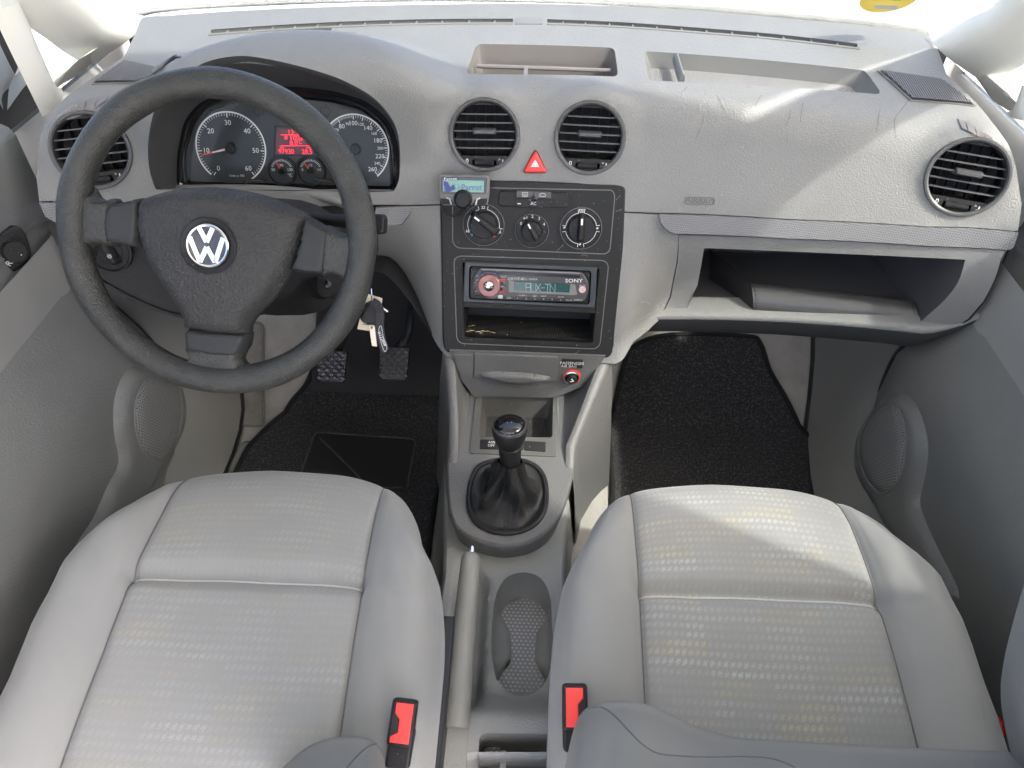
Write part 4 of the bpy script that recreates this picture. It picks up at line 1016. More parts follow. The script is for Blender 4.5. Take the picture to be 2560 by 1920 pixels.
rb('red_button', [(575, 348), (690, 350), (715, 395), (605, 398)], M_RBTN, lab='SOURCE', lm=M_RB, sz=.0026)
rb('red_button', [(600, 535), (710, 535), (690, 575), (570, 572)], M_RBTN, lab='MODE', lm=M_RB, sz=.0026)
rb('side_key', [(590, 440), (700, 445), (712, 465), (700, 492), (590, 490)], M_KEYB, lab='SEEK', lm=M_GREYPRINT, sz=.0022)
rb('side_key', [(185, 428), (295, 432), (300, 470), (185, 465)], M_KEYB, lab='SEEK', lm=M_GREYPRINT, sz=.0022)
rb('side_key', [(240, 345), (335, 348), (310, 380), (222, 378)], M_KEYB, lab='EQ', lm=M_GREYPRINT, sz=.003)
rb('side_key', [(210, 515), (300, 518), (330, 560), (235, 558)], M_KEYB, lab='PTY', lm=M_GREYPRINT, sz=.003)
for i, s in enumerate(('DSPL', '1', '2', '3', '4', '5', '6', 'MUTE')):
    x = 755 + i * 132.5; y = 638 + i * 5.3
    rb('preset_key', [(x - 55, y - 22), (x + 55, y - 18), (x + 52, y + 24), (x - 62, y + 20)], M_KEYB, .0098, .0008, s, M_GREYPRINT, .0036 if len(s) == 1 else .0026)
wn_ = r5([(745, 365), (850, 395), (1690, 430), (1770, 440), (1800, 590), (1750, 600), (750, 560)], .008)
part('screen_surround', prism(wn_, .006, .0086, .0004), mat('screen_surround_grey', (.16, .165, .16), .3, var=.05), RD, smooth=False)
M_LCD = mat('radio_lcd', (.006, .020, .020), .15, var=.1, emit=(.02, .08, .08), estr=.12, coat=.5)
sw = r5([(838, 395), (1695, 432), (1680, 562), (835, 528)], .009)
ds = part('display', prism(sw, .006, .0092, 0), M_LCD, RD, smooth=False)
M_LCDT = mat('radio_lcd_text', (.26, .30, .30), .5, var=0, emit=(.5, .6, .6), estr=.03)
def seg(ch, cx, cy, w_, h_):
    S = {'A': [[(-1, -1), (-1, 1), (1, 1), (1, -1)], [(-1, 0), (1, 0)]], 'U': [[(-1, 1), (-1, -1), (1, -1), (1, 1)]], 'X': [[(-1, 1), (1, -1)], [(-1, -1), (1, 1)]], '-': [[(-1, 0), (1, 0)]], 'I': [[(-1, 1), (1, 1)], [(0, 1), (0, -1)], [(-1, -1), (1, -1)]], 'N': [[(-1, -1), (-1, 1), (1, -1), (1, 1)]]}[ch]
    return [line([(cx + x * w_, cy + y * h_) for x, y in s], .0006, .0094) for s in S]
g = []
for ch, x in zip('AUX-IN', (1050, 1125, 1200, 1270, 1345, 1422)): g += seg(ch, *r5([(x, 480 + (x - 1050) * .04)], .009)[0], .0040 if ch != '-' else .0034, .0064)
part('readout', join(*g), M_LCDT, ds)
pr_ = [text('SONY', .0058, *r5([(1752, 378)], .008)[0], .0083, sx=1.25)]
o_ = part('lettering', join(*pr_), M_WHITE, fa_o)
sp_ = part('small_print', join(text('DRIVE-S', .0042, *r5([(850, 347)], .008)[0], .0083, sx=1.2, shear=.2), text('MP3 WMA', .0034, *r5([(1065, 357)], .008)[0], .0083, sx=1.2), text('AUX', .0034, *r5([(1880, 455)], .008)[0], .0083), text('PUSH SELECT', .0026, *r5([(610, 320)], .008)[0], .0083),
     text('ALBUM', .0026, *r5([(300, 305)], .008)[0], .0083), text('SEEK-', .0024, *r5([(252, 405)], .008)[0], .0083), text('SEEK+', .0024, *r5([(645, 418)], .008)[0], .0083), text('- ALBM +', .0026, *r5([(955, 606)], .008)[0], .0083), text('REP', .0026, *r5([(1150, 612)], .008)[0], .0083), text('SHUF', .0026, *r5([(1283, 617)], .008)[0], .0083), text('PAUSE', .0024, *r5([(1550, 630)], .008)[0], .0083), text('52Wx4', .003, *r5([(1820, 675)], .008)[0], .0083)), M_GREYPRINT, fa_o)
jx, jy = r5([(1880, 518)], .009)[0]
part('aux_socket', lathe([(.0055, .0080), (.0052, .0098), (.0034, .0100), (.0032, .0082), (.0001, .0080)], 24, (jx, jy)), mat('aux_pink_ring', (.6, .42, .42), .3, var=0), RD)
part('ir_window', prism(rpoly(r5([(582, 595), (655, 598), (655, 652), (580, 648)], .008), .001, 2), .006, .0088, .0003), M_GREYPRINT, RD)
part('release_key', prism(rpoly(r5([(162, 185), (290, 190), (205, 235), (165, 235)], .006), .001, 2), .002, .006, .0005), M_PANEL, RD)
part('open_key', prism(rpoly(r5([(1895, 262), (2000, 268), (1995, 315), (1940, 315)], .006), .001, 2), .002, .006, .0005), M_PANEL, RD)

tag(sp_, kind='stuff')
# ------------------------------------------------------------------ hands-free display stuck on the dash
DM = PM.copy(); _o = PM @ V((*lp(PM, z5(275, 200), .03), .03)); DM.col[3] = (*_o, 1)
HF = thing('hands_free_display', 'small grey hands-free phone display with a green screen and round knob', 'phone display', DM)
def h5(pts, c=0): return [lp(DM, z5(x, y), c) for x, y in pts]
M_HF = mat('warm_grey_housing', (.14, .135, .125), .4, var=.05)
hb = rpoly(h5([(52, 60), (498, 66), (496, 240), (478, 320), (90, 326), (62, 250)]), .003, 3)
part('housing', prism(hb, -.012, 0, .0018, bottom=True), M_HF, HF)
part('mount', prism(rpoly(h5([(120, 90), (430, 90), (430, 300), (120, 300)]), .004, 3), -.034, -.011, .001, bottom=True), M_BLACK, HF)
part('screen_bezel', prism(rpoly(h5([(76, 78), (474, 84), (466, 228), (84, 218)], .001), .002, 3), -.002, .0012, .0005), M_GLOSSB, HF)
M_HS = mat('green_lcd', (.15, .30, .24), .25, var=.1, emit=(.16, .30, .24), estr=.035)
M_HT = mat('lcd_blue_print', (.05, .045, .22), .4, var=0)
sc2 = part('screen', prism(h5([(96, 104), (450, 110), (446, 210), (96, 204)], .0014), -.002, .0016, 0), M_HS, HF, smooth=False)
a_, b_ = h5([(345, 165)], .0016)[0]
part('lettering', text('Parrot', .0092, a_, b_, .0018, sx=.9), M_HT, sc2)
birds = [[(100, 112), (140, 122), (150, 150), (165, 165), (185, 130), (180, 150), (205, 138), (228, 140), (240, 160), (232, 180), (205, 178), (190, 190), (150, 205), (100, 202), (118, 190), (102, 175), (115, 165), (102, 150)]]
v_, f_ = [], []
P_, T_ = fill(h5(birds[0], .0016)); part('bird_picture', ([(x, y, .0018) for x, y in P_], T_), M_HT, sc2)
P_, T_ = fill(circ(.0032, *h5([(214, 158)], .0016)[0], n=14)); part('bird_eye', ([(x, y, .0020) for x, y in P_], T_), M_HS, sc2)
a_, b_ = h5([(160, 92)], .001)[0]; part('brand_lettering', text('Parrot', .0036, a_, b_, .0014, sx=1.4), M_WHITE, HF)
kc = h5([(268, 268)], .002)[0]
part('selector_knob', lathe([(.0135, -.002), (.0138, .003), (.0115, .0055), (.0112, .004), (.0110, .011), (.0095, .0132), (.0002, .0125)], 36, kc), M_PANEL, HF)
for pts, s, nm in (([(78, 262), (165, 268), (200, 315), (92, 312)], (148, 285), 1), ([(378, 268), (478, 262), (470, 312), (345, 318)], (395, 288), -1)):
    b = part('call_button', prism(rpoly(h5(pts), .0015, 3), -.002, .0018, .0006), M_BLACK, HF); a_, b_ = h5([s], .002)[0]
    part('symbol', line([(a_ - .004 * nm, b_ + .005), (a_ + .001 * nm, b_ + .003), (a_ + .003 * nm, b_ - .005)], .0022, .0020), M_GREYPRINT, b)
cb = [(*h5([p], -.012)[0], -.014) for p in ((80, 330), (84, 370), (120, 400), (180, 416), (230, 412), (262, 390), (275, 350), (282, 330))]
ca = part('cable', tube(spline(cb, 5), .0016, 8), M_BLACK, HF)
part('cable_sleeve', join(*[lathe([(.0001, -.001), (.0031, -.0008), (.0031, .0008), (.0001, .001)], 10, (0, 0)) if False else tube([V(cb[5]).lerp(V(cb[6]), t) + V((0, 0, 0)), V(cb[5]).lerp(V(cb[6]), t + .16)], .0030, 8) for t in (0, .33, .66, .99)]), M_BLACK, ca)

# ------------------------------------------------------------------ headlight switch (rotary, on the knee panel)
hp = hit(q(242, 560), lambda P: V((.1, -1, .35)).dot(P - V((-.612, .898, .566))), .4, 1.8); HM = frame(hp, V((.1, -1, .35)))
HS_ = thing('headlight_switch', 'round rotary headlight switch showing between the wheel spokes', 'light switch', HM)
zL = zoomer(0, 540, 360 / 2212)
def hl(pts, c=0): return [lp(HM, zL(x, y), c) for x, y in pts]
hc = hl([(1690, 540)])[0]; hr = abs(hl([(1990, 540)])[0][0] - hc[0])
part('surround', lathe([(hr * 1.14, -.004), (hr * 1.12, .002), (hr * 1.03, .003), (hr * 1.0, .0015)], 48, hc), M_BLACK, HS_)
part('dial_plate', lathe([(hr, .0015), (hr * .97, .0025), (hr * .68, .0028), (hr * .66, .002), (hr * .64, .0032), (.0003, .0040)], 48, hc), M_PANEL, HS_)
A, B = V(hl([(1560, 380)], .01)[0]), V(hl([(1800, 750)], .01)[0]); d = (B - A).normalized(); m = V((-d.y, d.x)) * hr * .30
gp = part('grip', pillow(rpoly([tuple(A + m), tuple(A - m), tuple(B - m * .9), tuple(B + m * .9)], .005, 4), .002, .016, .005, .003), M_PANEL, HS_, sharp=0)
sx_, sy_ = hl([(1683, 618)], .018)[0]
part('sun_symbol', join(line(circ(.0016, sx_, sy_, 12), .0007, .0185, True), *[line([(sx_ + math.cos(a) * .0024, sy_ + math.sin(a) * .0024), (sx_ + math.cos(a) * .0036, sy_ + math.sin(a) * .0036)], .0008, .0185) for a in np.arange(0, 6.28, math.pi / 4)]), M_WHITE, gp)
fx_, fy_ = hl([(1445, 612)], .003)[0]
part('fog_symbol', join(line([(fx_ - .001, fy_ + .003), (fx_ - .004, fy_ + .002), (fx_ - .0045, fy_), (fx_ - .004, fy_ - .002), (fx_ - .001, fy_ - .003)], .0008, .0030, True), *[line([(fx_ + .001, fy_ + t), (fx_ + .0045, fy_ + t)], .0007, .0030) for t in (.002, 0, -.002)], line([(fx_ + .003, fy_ + .0035), (fx_ + .003, fy_ - .0035)], .0006, .0030)), M_WHITE, HS_)

# ------------------------------------------------------------------ folder lying in the glovebox
_p0, _p1 = hit(z7(585, 600), lambda P: P.z - .49, .3, 2), hit(z7(1560, 640), lambda P: P.z - .49, .3, 2)
fo = atz(z7(590, 590), .492); fe = atz(z7(1590, 640), .492 + .02)
gbp = gline(.3)
FO = thing('leather_folder', 'black leather document folder lying in the open glovebox', 'folder', gbp + V((0, .03, .0)))
_ga, _gb = gline(.10), gline(.96); n_ = V(((_gb.y - _ga.y) / (_gb.x - _ga.x), -1, .25)); d0 = n_.dot(_ga + V((0, .012, .0)))
def fpx(pts, dd=0): return [onpl(p, n_, d0 + dd) for p in L(z7, pts)]
top = spline([tuple(p) for p in fpx([(585, 425), (700, 440), (900, 462), (1200, 492), (1450, 520), (1592, 540)])], 4); bot = spline([tuple(p) for p in fpx([(588, 585), (700, 602), (900, 612), (1200, 628), (1450, 640), (1580, 632)])], 4)
rows = []
for k in range(9):
    t = k / 8; bulge = math.sin(math.pi * t) ** .6 * .016; row = []
    for a, b in zip(top, bot): p = V(a).lerp(V(b), t); row.append(tuple(p + V((0, -bulge, 0))))
    rows.append(row)
back = [[tuple(V(p) + V((0, dy, dz))) for p in top] for dy, dz in ((.075, -.075), (.045, -.035), (.018, -.006))]
bk2 = [[tuple(V(p) + V((0, dy, dz))) for p in bot] for dy, dz in ((.02, -.004), (.06, -.05))]
M_FOLD = mat('worn_black_folder', (.060, .061, .063), .28, .35, 260, .0006, var=.08, vscale=12)
part('cover', loft(back + rows + bk2), M_FOLD, FO, world=True, sharp=60)
lft = [V(r[0]) for r in rows]; part('folded_side', loft([[tuple(p) for p in lft], [tuple(p + V((-.025, .06, -.004 * i))) for i, p in enumerate(lft)], [tuple(p + V((-.05, .11, -.004 * i - .004))) for i, p in enumerate(lft)]]), M_LEATHER, FO, world=True)
def stitch(i0):
    return [V(r[i0]) + V((0, -.0012, 0)) for r in rows]
g = []
for i0 in (1, len(top) - 2):
    P_ = stitch(i0)
    for k in range(len(P_) - 1): g.append(tube([tuple(P_[k].lerp(P_[k + 1], .15)), tuple(P_[k].lerp(P_[k + 1], .85))], .0005, 5))
tag(part('stitching', join(*g), M_PANEL, FO, world=True), kind='stuff')
# ------------------------------------------------------------------ centre console between the seats
CO = thing('centre_console', 'grey centre console with cup holders and oddments tray between the seats', 'console', (0.03, .65, .05))
ZR = .212
def zr(p, z=ZR): P = atz(p, z); return (P.x, P.y)
def L2(f, pts): return [f(p) for p in pts]
edgeL = L2(zr, [(1044, 1918), (1068, 1770), (1083, 1688), (1099, 1552), (1116, 1435), (1118, 1350), (1116, 1250), (1120, 1130), (1128, 1050)])
edgeR = L2(zr, [(1492, 1000), (1462, 1080), (1425, 1180), (1410, 1280), (1404, 1435), (1404, 1600), (1404, 1708), (1406, 1824), (1408, 1918)])
ctop = edgeL + edgeR
cupo = spline(L2(zr, L(zH, [(1180, 388), (1065, 425), (1002, 540), (980, 700), (974, 860), (990, 1010), (1030, 1110), (1160, 1197), (1300, 1120), (1350, 1010), (1368, 860), (1362, 700), (1350, 540), (1290, 425)])), 4, True)
bino = rpoly(L2(lambda p: zr(p, .25), L(zH, [(890, 1760), (893, 1440), (1368, 1448), (1378, 1760)])), .012, 4)
hbr = [(a, b) for a, b in L2(zr, L(zH, [(800, 250), (962, 430), (935, 1000), (912, 1260)]))]
hx = np.array(hbr); hx = hx[hx[:, 1].argsort()]
Lx = np.array(edgeL); Lx = Lx[Lx[:, 1].argsort()]
def cz(x, y):
    z = ZR + .048 * smooth(.445, .385, y)
    xb = np.interp(y, hx[:, 1], hx[:, 0]); xl = np.interp(y, Lx[:, 1], Lx[:, 0])
    w_ = smooth(0, .010, xb - x) * smooth(.012, .028, x - xl) * smooth(.395, .425, y) * smooth(.66, .60, y)
    return z - .026 * w_
P, T = fill(resample(ccw(ctop), .012), [cupo, bino], .008)
vs = [(x, y, float(cz(x, y))) for x, y in P]; fs = list(T)
body = part('top', (vs, fs), M_CONS, CO, world=True, sharp=60)
ring = resample(ccw(ctop), .012); cxm = np.mean(ring, 0); rows = []
for d, zz in ((0, 0), (.004, -.003), (.006, -.010), (.012, -.06), (.020, -.12), (.03, -.18)):
    o_ = offset(ring, -d); rows.append([(x, y, float(cz(a, b)) + zz if zz > -.02 else .212 + zz) for (x, y), (a, b) in zip(o_, ring)])
part('side_wall', loft(rows, True), M_CONS, CO, world=True, sharp=70)
def well(o_, z0, depth, ins, m, nm, par=CO):
    o_ = ccw(o_); c = np.mean(o_, 0); rows = []
    for t, i_ in ((0, 0), (.06, .02), (.5, .45), (.92, .9), (1, 1.15)):
        rows.append([(x + (c[0] - x) * ins * i_, y + (c[1] - y) * ins * i_, (float(cz(x, y)) if z0 is None else z0) * (1 - t) + (ZR - depth if z0 is None else z0 - depth) * t) for x, y in o_])
    w_ = part(nm, loft(rows, True), m, par, world=True, sharp=60)
    b = [(p[0], p[1]) for p in rows[-1]]; P, T = fill(b); return w_, [(x, y, rows[-1][0][2]) for x, y in P], T
zc_ = ZR - .056
hg = spline(L2(lambda p: zr(p, zc_), L(zH, [(1180, 556), (1090, 590), (1035, 660), (1045, 720), (1085, 780), (1095, 860), (1095, 980), (1040, 1030), (1010, 1095), (1060, 1160), (1160, 1188), (1270, 1160), (1320, 1095), (1300, 1030), (1262, 980), (1258, 860), (1272, 780), (1315, 720), (1325, 660), (1275, 590)])), 4, True)
def by_angle(poly, c, n=72):
    a = np.array([math.atan2(y - c[1], x - c[0]) for x, y in poly]); o_ = np.argsort(a); Q = np.array(poly)[o_]; t = np.linspace(-math.pi, math.pi, n, endpoint=False)
    return [(float(np.interp(x, a[o_], Q[:, 0], period=2 * math.pi)), float(np.interp(x, a[o_], Q[:, 1], period=2 * math.pi))) for x in t]
cc_ = np.mean(cupo, 0); co_ = by_angle(resample(ccw(cupo), .003), cc_); hg_ = by_angle(resample(ccw(hg), .003), np.mean(hg, 0))
rows = []
for t, e in ((0, 0), (.05, .01), (.3, .10), (.55, .25), (.72, .6), (.80, .97), (1, 1)):
    rows.append([(a[0] + (b[0] - a[0]) * e, a[1] + (b[1] - a[1]) * e, float(cz(*a)) * (1 - t) + (zc_ - .001) * t) for a, b in zip(co_, hg_)])
CUP = part('cup_holder', loft(rows, True), M_CONS, CO, world=True, sharp=70)
M_STUD = dotted('studded_rubber_mat', (.20, .20, .195), (.37, .37, .36), .0066, .45, .24, hexa=True, depth=.0014, uv=False)
part('rubber_mat', prism(offset(ccw(hg), -.0006), zc_ - .004, zc_ + .001, .0008), M_STUD, CUP, world=True)
part('mat_rim', tube([(x, y, zc_ + .001) for x, y in hg + hg[:1]], .0011, 6, cap=False), M_CONS, CUP, world=True)
BIN, fv, ft = well(bino, .26, .055, .05, M_CONS, 'rear_bin')
part('bin_floor', (fv, ft), M_GEAR, BIN, world=True)
a0, a1 = zr(zH(1052, 1500), .25), zr(zH(1060, 1700), .25)
part('divider', box((a0[0] - .004, a1[1] - .05, .205), (a0[0] + .004, a0[1] - .004, .247), .002), M_CONS, BIN, world=True)
sm = rpoly(L2(lambda p: zr(p, .222), L(zH, [(912, 1700), (922, 1510), (1030, 1505), (1030, 1700)])), .004, 3)
part('rubber_mat', prism(sm, .206, .222, .002), M_STUD, BIN, world=True)
cov = rpoly(L2(lambda p: zr(p, .264), L(zH, [(590, 1760), (612, 1335), (690, 1308), (828, 1300), (806, 1760)])), .003, 3)
part('lever_cover', prism(cov, .25, .2635, .003), M_CONS, CO, world=True)
part('cover_gap', line(L2(lambda p: zr(p, .2645), L(zH, [(596, 1760), (616, 1335)])), .0016, .2615), M_DARKIN, CO, world=True)
slit = rpoly(L2(lambda p: zr(p, .264), L(zH, [(660, 1330), (668, 1270), (815, 1245), (828, 1300), (760, 1335)])), .004, 3)
part('lever_slot', prism(slit, .24, .2638, 0), M_DARKIN, CO, world=True)

# dark gear surround (D-shaped, standing proud of the light base)
gn, gd = V((0, -.15, 1)), .1545
def gp_(p, c=0): P = onpl(p, gn, gd + c); return (P.x, P.y)
def gz(x, y): return gd + .15 * y
zz6 = z6
Dg = spline(L2(gp_, L(z6, [(152, 845), (150, 1000), (150, 1200), (165, 1380)]) + [(1134, 1290), (1150, 1318), (1180, 1338), (1218, 1352), (1258, 1359), (1300, 1354), (1336, 1342), (1366, 1322), (1388, 1296)] + L(z6, [(1115, 1400), (1160, 1270), (1195, 1120), (1222, 900)])), 3)
Dg = Dg + L2(gp_, L(z6, [(1240, 700), (1120, 330), (340, 330), (160, 640)]))
def g6(pts, c=0): return L2(lambda p: gp_(p, c), L(z6, pts))
tro = rpoly(g6([(408, 812), (432, 440), (1045, 455), (1040, 818)]), .006, 4)
bo_ = spline(g6([(640, 1008), (500, 1025), (400, 1075), (345, 1170), (320, 1290), (322, 1420), (370, 1530), (470, 1605), (630, 1640), (790, 1615), (910, 1540), (975, 1420), (988, 1290), (965, 1160), (900, 1070), (790, 1020)]), 4, True)
P, T = fill(resample(ccw(Dg), .012), [tro, bo_], .012)
GS = part('gear_surround', ([(x, y, gz(x, y)) for x, y in P], T), M_GEAR, CO, world=True, sharp=60)
ring = resample(ccw(Dg), .010); rows = []
for d, zz in ((0, 0), (.003, -.002), (.005, -.008), (.0, -.03), (-.004, -.06)):
    rows.append([(x, y, gz(x, y) + zz) for x, y in offset(ring, -d)])
part('skirt', loft(rows, True), M_GEAR, GS, world=True, sharp=60)
# oddments tray with foam
rows = []
tr_ = ccw(tro); c = np.mean(tr_, 0)
for t, i_ in ((0, 0), (.1, .02), (.9, .12), (1, .14)): rows.append([(x + (c[0] - x) * i_, y + (c[1] - y) * i_, gz(x, y) - .048 * t) for x, y in tr_])
M_TRIM = mat('tray_frame_olive_grey', (.085, .085, .078), .45, .08, 800, .0003, var=.06, dust=.3)
OT = part('oddments_tray', loft(rows, True), M_TRIM, CO, world=True, sharp=60)
M_FOAM = mat('speckled_foam', (.045, .044, .042), .95, 1.0, 650, .003, kind='noise', var=.5, vscale=380, dust=.8)
P, T = fill([(p[0], p[1]) for p in rows[-1]], (), .006)
part('foam_mat', ([(x, y, gz(x, y) - .046) for x, y in P], T), M_FOAM, OT, world=True)
fo_ = rpoly(g6([(322, 942), (378, 430), (430, 408), (600, 404), (850, 412), (1070, 440), (1075, 972)], .002), .004, 3)
def gprism(o_, h0, h1, holes=(), bev=.001):
    v, f = prism(o_, h0, h1, bev, holes=holes); return [(x, y, gz(x, y) + z) for x, y, z in v], f
part('tray_frame', gprism(fo_, -.002, .0028, [tro]), M_TRIM, OT, world=True)
b1 = part('switch', gprism(rpoly(g6([(418, 822), (600, 828), (600, 908), (414, 905)], .004), .001, 2), .001, .0045), M_BLACK, OT, world=True)
t1, t2 = g6([(516, 848), (512, 876)], .005)
for w_, t_ in (('ASR', t1), ('OFF', t2)):
    v_, f_ = text(w_, .0046, t_[0], t_[1], 0); part('lettering', ([(x, y, gz(x, y) + .0050) for x, y, z in v_], f_), M_WHITE, b1, world=True)
part('blank_switch', gprism(rpoly(g6([(796, 836), (985, 846), (980, 930), (794, 915)], .004), .001, 2), .001, .0045), M_PANEL, OT, world=True)
part('blank_switch', gprism(rpoly(g6([(606, 828), (790, 836), (788, 914), (606, 908)], .004), .001, 2), .001, .0045), M_PANEL, OT, world=True)
# raised cheeks left and right, up to the control panel: outer wall, ridge and concave inner flank
def ckp(P): return P.z - (.385 - (.95 - P.y) * .73)
def edge_pts(pts, n=16):
    Q = [V(x) for x in spline([tuple(p) for p in pts], 8)]; d = [0]
    for a, b in zip(Q, Q[1:]): d.append(d[-1] + (b - a).length)
    return [V([np.interp(t, d, [p[k] for p in Q]) for k in range(3)]) for t in np.linspace(0, d[-1], n)]
def cheek(outer_px, inner_px, foot_px, dx):
    A = edge_pts([hit(p, ckp, .3, 2) for p in outer_px]); B = edge_pts([hit(p, ckp, .3, 2) for p in inner_px])
    Ft = edge_pts([onpl(p, gn, gd + .001) for p in foot_px]); rows = []
    for a, b, f in zip(A, B, Ft):
        f = f.copy(); b = b.copy(); b.z = max(b.z, gz(b.x, b.y) + .002); a.z = max(a.z, gz(a.x, a.y) - .004)
        row = [(a.x + dx * .5, a.y, .05), (a.x + dx * .15, a.y, a.z - .06), (a.x + dx * .04, a.y, a.z - .006), tuple(a)]
        row += [tuple(a.lerp(b, t) + V((0, 0, .0025 * math.sin(math.pi * t)))) for t in (.25, .5, .75)] + [tuple(b)]
        for t in (.08, .25, .5, .75, 1):
            p = b.lerp(f, t); p.z -= .016 * math.sin(math.pi * t) * (b - f).length / .05; row.append(tuple(p))
        rows.append(row)
    rows.append([(p[0] * .75 + f.x * .25, p[1] - .05, min(p[2], gz(p[0], p[1] - .05) - .006)) for p in rows[-1]])
    return part('console_cheek', loft(rows), M_GEAR, CO, world=True, sharp=45)
cheek(L(z6, [(100, 60), (135, 300), (152, 600), (156, 850)]), L(z6, [(188, 60), (205, 300), (222, 600), (228, 835)]), L(z6, [(362, 300), (366, 430), (325, 640), (236, 842)]), -.06)
cheek(L(z6, [(1545, 120), (1420, 420), (1310, 690), (1230, 890)]), L(z6, [(1455, 120), (1340, 420), (1235, 690), (1158, 880)]), L(z6, [(1085, 330), (1078, 460), (1088, 680), (1148, 880)]), .06)
# ashtray drawer and the passenger airbag switch under the panel
AM = frame(V((0, .920, .36)), V((0, -1, .10)))
def a6(pts, c=0): return lps(AM, L(z6, pts), c)
part('back_panel', prism(a6([(150, 60), (1500, 110), (1420, 230), (1290, 380), (1060, 470), (360, 460), (240, 300)]), -.03, -.002, 0), M_GEAR, CO).data.transform(local(CO, AM))
AS = part('ashtray_drawer', prism(rpoly(a6([(368, 80), (1088, 110), (1082, 320), (368, 285)]), .002, 2), -.03, .002, .001), M_GEAR, CO); AS.data.transform(local(CO, AM))
lipo = spline(a6([(405, 262), (540, 240), (720, 246), (900, 262), (1040, 296), (930, 335), (740, 348), (560, 318)], .004), 4, True)
o_ = part('drawer_grip', pillow(lipo, .0, .010, .008, .004), M_GEAR, AS, sharp=0); o_.data.transform(local(CO, AM))
o_ = part('side_pocket', prism(rpoly(a6([(188, 90), (358, 98), (356, 290), (250, 280), (225, 230)]), .002, 2), -.02, .001, .001), M_GEAR, CO); o_.data.transform(local(CO, AM))
pl_ = part('airbag_label', prism(rpoly(a6([(1122, 138), (1304, 146), (1300, 212), (1118, 200)], .002), .001, 2), -.004, .002, .0003), M_BLACK, CO); pl_.data.transform(local(CO, AM))
(x1, y1), (x2, y2) = a6([(1212, 166), (1182, 191)], .002)
o_ = part('lettering', join(text('PASSENGER', .0054, x1, y1, .0023, sx=1.0), text('AIR BAG', .0048, x2, y2, .0023)), M_WHITE, pl_); o_.data.transform(local(CO, AM))
kc = a6([(1208, 290)], .003)[0]
sw_ = part('airbag_switch', lathe([(.0148, -.004), (.0145, .0015), (.0128, .0025)], 40, kc), mat('switch_red_ring', (.55, .05, .03), .35, var=0, coat=.3), CO); sw_.data.transform(local(CO, AM))
o_ = part('chrome_ring', lathe([(.0129, .002), (.0123, .004), (.0108, .005), (.0102, .003)], 40, kc), M_CHROME, sw_); o_.data.transform(local(CO, AM))
o_ = part('lock_barrel', lathe([(.0102, .001), (.0085, .002), (.0080, .009), (.0070, .0105), (.0002, .0102)], 32, kc), M_PANEL, sw_); o_.data.transform(local(CO, AM))
o_ = part('pointer', join(line([(kc[0] - .001, kc[1] + .003), (kc[0] + .003, kc[1] - .002)], .0018, .0108), line([(kc[0] + .003, kc[1] - .002), (kc[0] - .003, kc[1] - .003)], .0014, .0108)), M_WHITE, sw_); o_.data.transform(local(CO, AM))
# ------------------------------------------------------------------ gear lever
bz = np.mean(bo_, 0); base = V((bz[0], bz[1], gz(*bz)))
kn = atz(z6(670, 745), .405); 
GM = Matrix.Translation(base)
GL = thing('gear_lever', 'black gear lever with glossy numbered knob and leather gaiter', 'gear lever', GM)
ax_ = (kn - base); 
neck = base + ax_ * .62
rows = []; Nn = len(bo_)
nk = hit(z6(675, 1010), lambda P: P.z - (base.z + .085), .3, 2)
for t in (0, .04, .12, .25, .4, .55, .7, .85, 1.0):
    row = []
    for i, (x, y) in enumerate(bo_):
        a = math.atan2(y - bz[1], x - bz[0]); r0 = V((x, y, gz(x, y) + .003))
        rn = .017 + .0015 * math.cos(4 * a); top_ = nk + V((rn * math.cos(a), rn * .9 * math.sin(a), 0))
        e = t ** .55; p = r0.lerp(top_, e)
        p.z = r0.z - .010 * math.sin(min(1, t / .25) * math.pi) + (top_.z - r0.z) * t ** 1.35
        f = math.sin(a * 5 + 1.3) * .5 + math.sin(a * 9 - t * 4) * .35 + math.sin(a * 3 + t * 7) * .5
        k = .0125 * f * math.sin(math.pi * min(1, t * 1.05)) ** .8
        p += V((math.cos(a), math.sin(a), .15)) * k
        row.append(tuple(p))
    rows.append(row)
part('gaiter', loft(rows, True), M_LEATHER, GL, world=True, sharp=0)
part('gaiter_frame', tube([(x, y, gz(x, y) + .002) for x, y in bo_] + [(bo_[0][0], bo_[0][1], gz(*bo_[0]) + .002)], .0042, 8, cap=False), M_BLACK, GL, world=True)
ix = int(np.argmin([abs(x - bz[0]) + (0 if y < bz[1] else 9) for x, y in bo_])); P_ = [V(r[ix]) for r in rows]
for dx_ in (-.0028, .0028): tag(part('seam', join(*[tube([P_[k].lerp(P_[k + 1], t) + V((dx_, -.001, .001)), P_[k].lerp(P_[k + 1], t + .12) + V((dx_, -.001, .001))], .0006, 5) for k in range(len(P_) - 1) for t in (0, .2, .4, .6, .8)]), M_PANEL, GL, world=True), kind='stuff')
up_ = (kn - nk).normalized(); KMx = frame(kn, (up_ + V((0, -.10, 0))).normalized(), up=V((0, 1, 0)))
def kpart(nm, prof, m, par=GL, n=40): o_ = part(nm, lathe(prof, n), m, par); o_.data.transform(local(GL, KMx)); return o_
kpart('collar', [(.0150, -.075), (.0165, -.045), (.0172, -.030), (.0150, -.028)], M_PANEL)
KB = kpart('knob', [(.0145, -.036), (.0155, -.030), (.0200, -.022), (.0240, -.010), (.0258, .001), (.0254, .0075), (.0240, .0090)], M_LEATHER)
kpart('trim_ring', [(.0246, .0080), (.0240, .0108), (.0228, .0112), (.0222, .0095)], mat('satin_ring', (.10, .10, .10), .3, metal=.5, var=0), KB)
kpart('gloss_cap', [(.0224, .0095), (.0215, .0125), (.0185, .0152), (.0130, .0172), (.006, .0181), (.0002, .0183)], M_GLOSSB, KB)
def capz(x, y): return .0186 - .0058 * ((x * x + y * y) / .0185 ** 2)
g = []
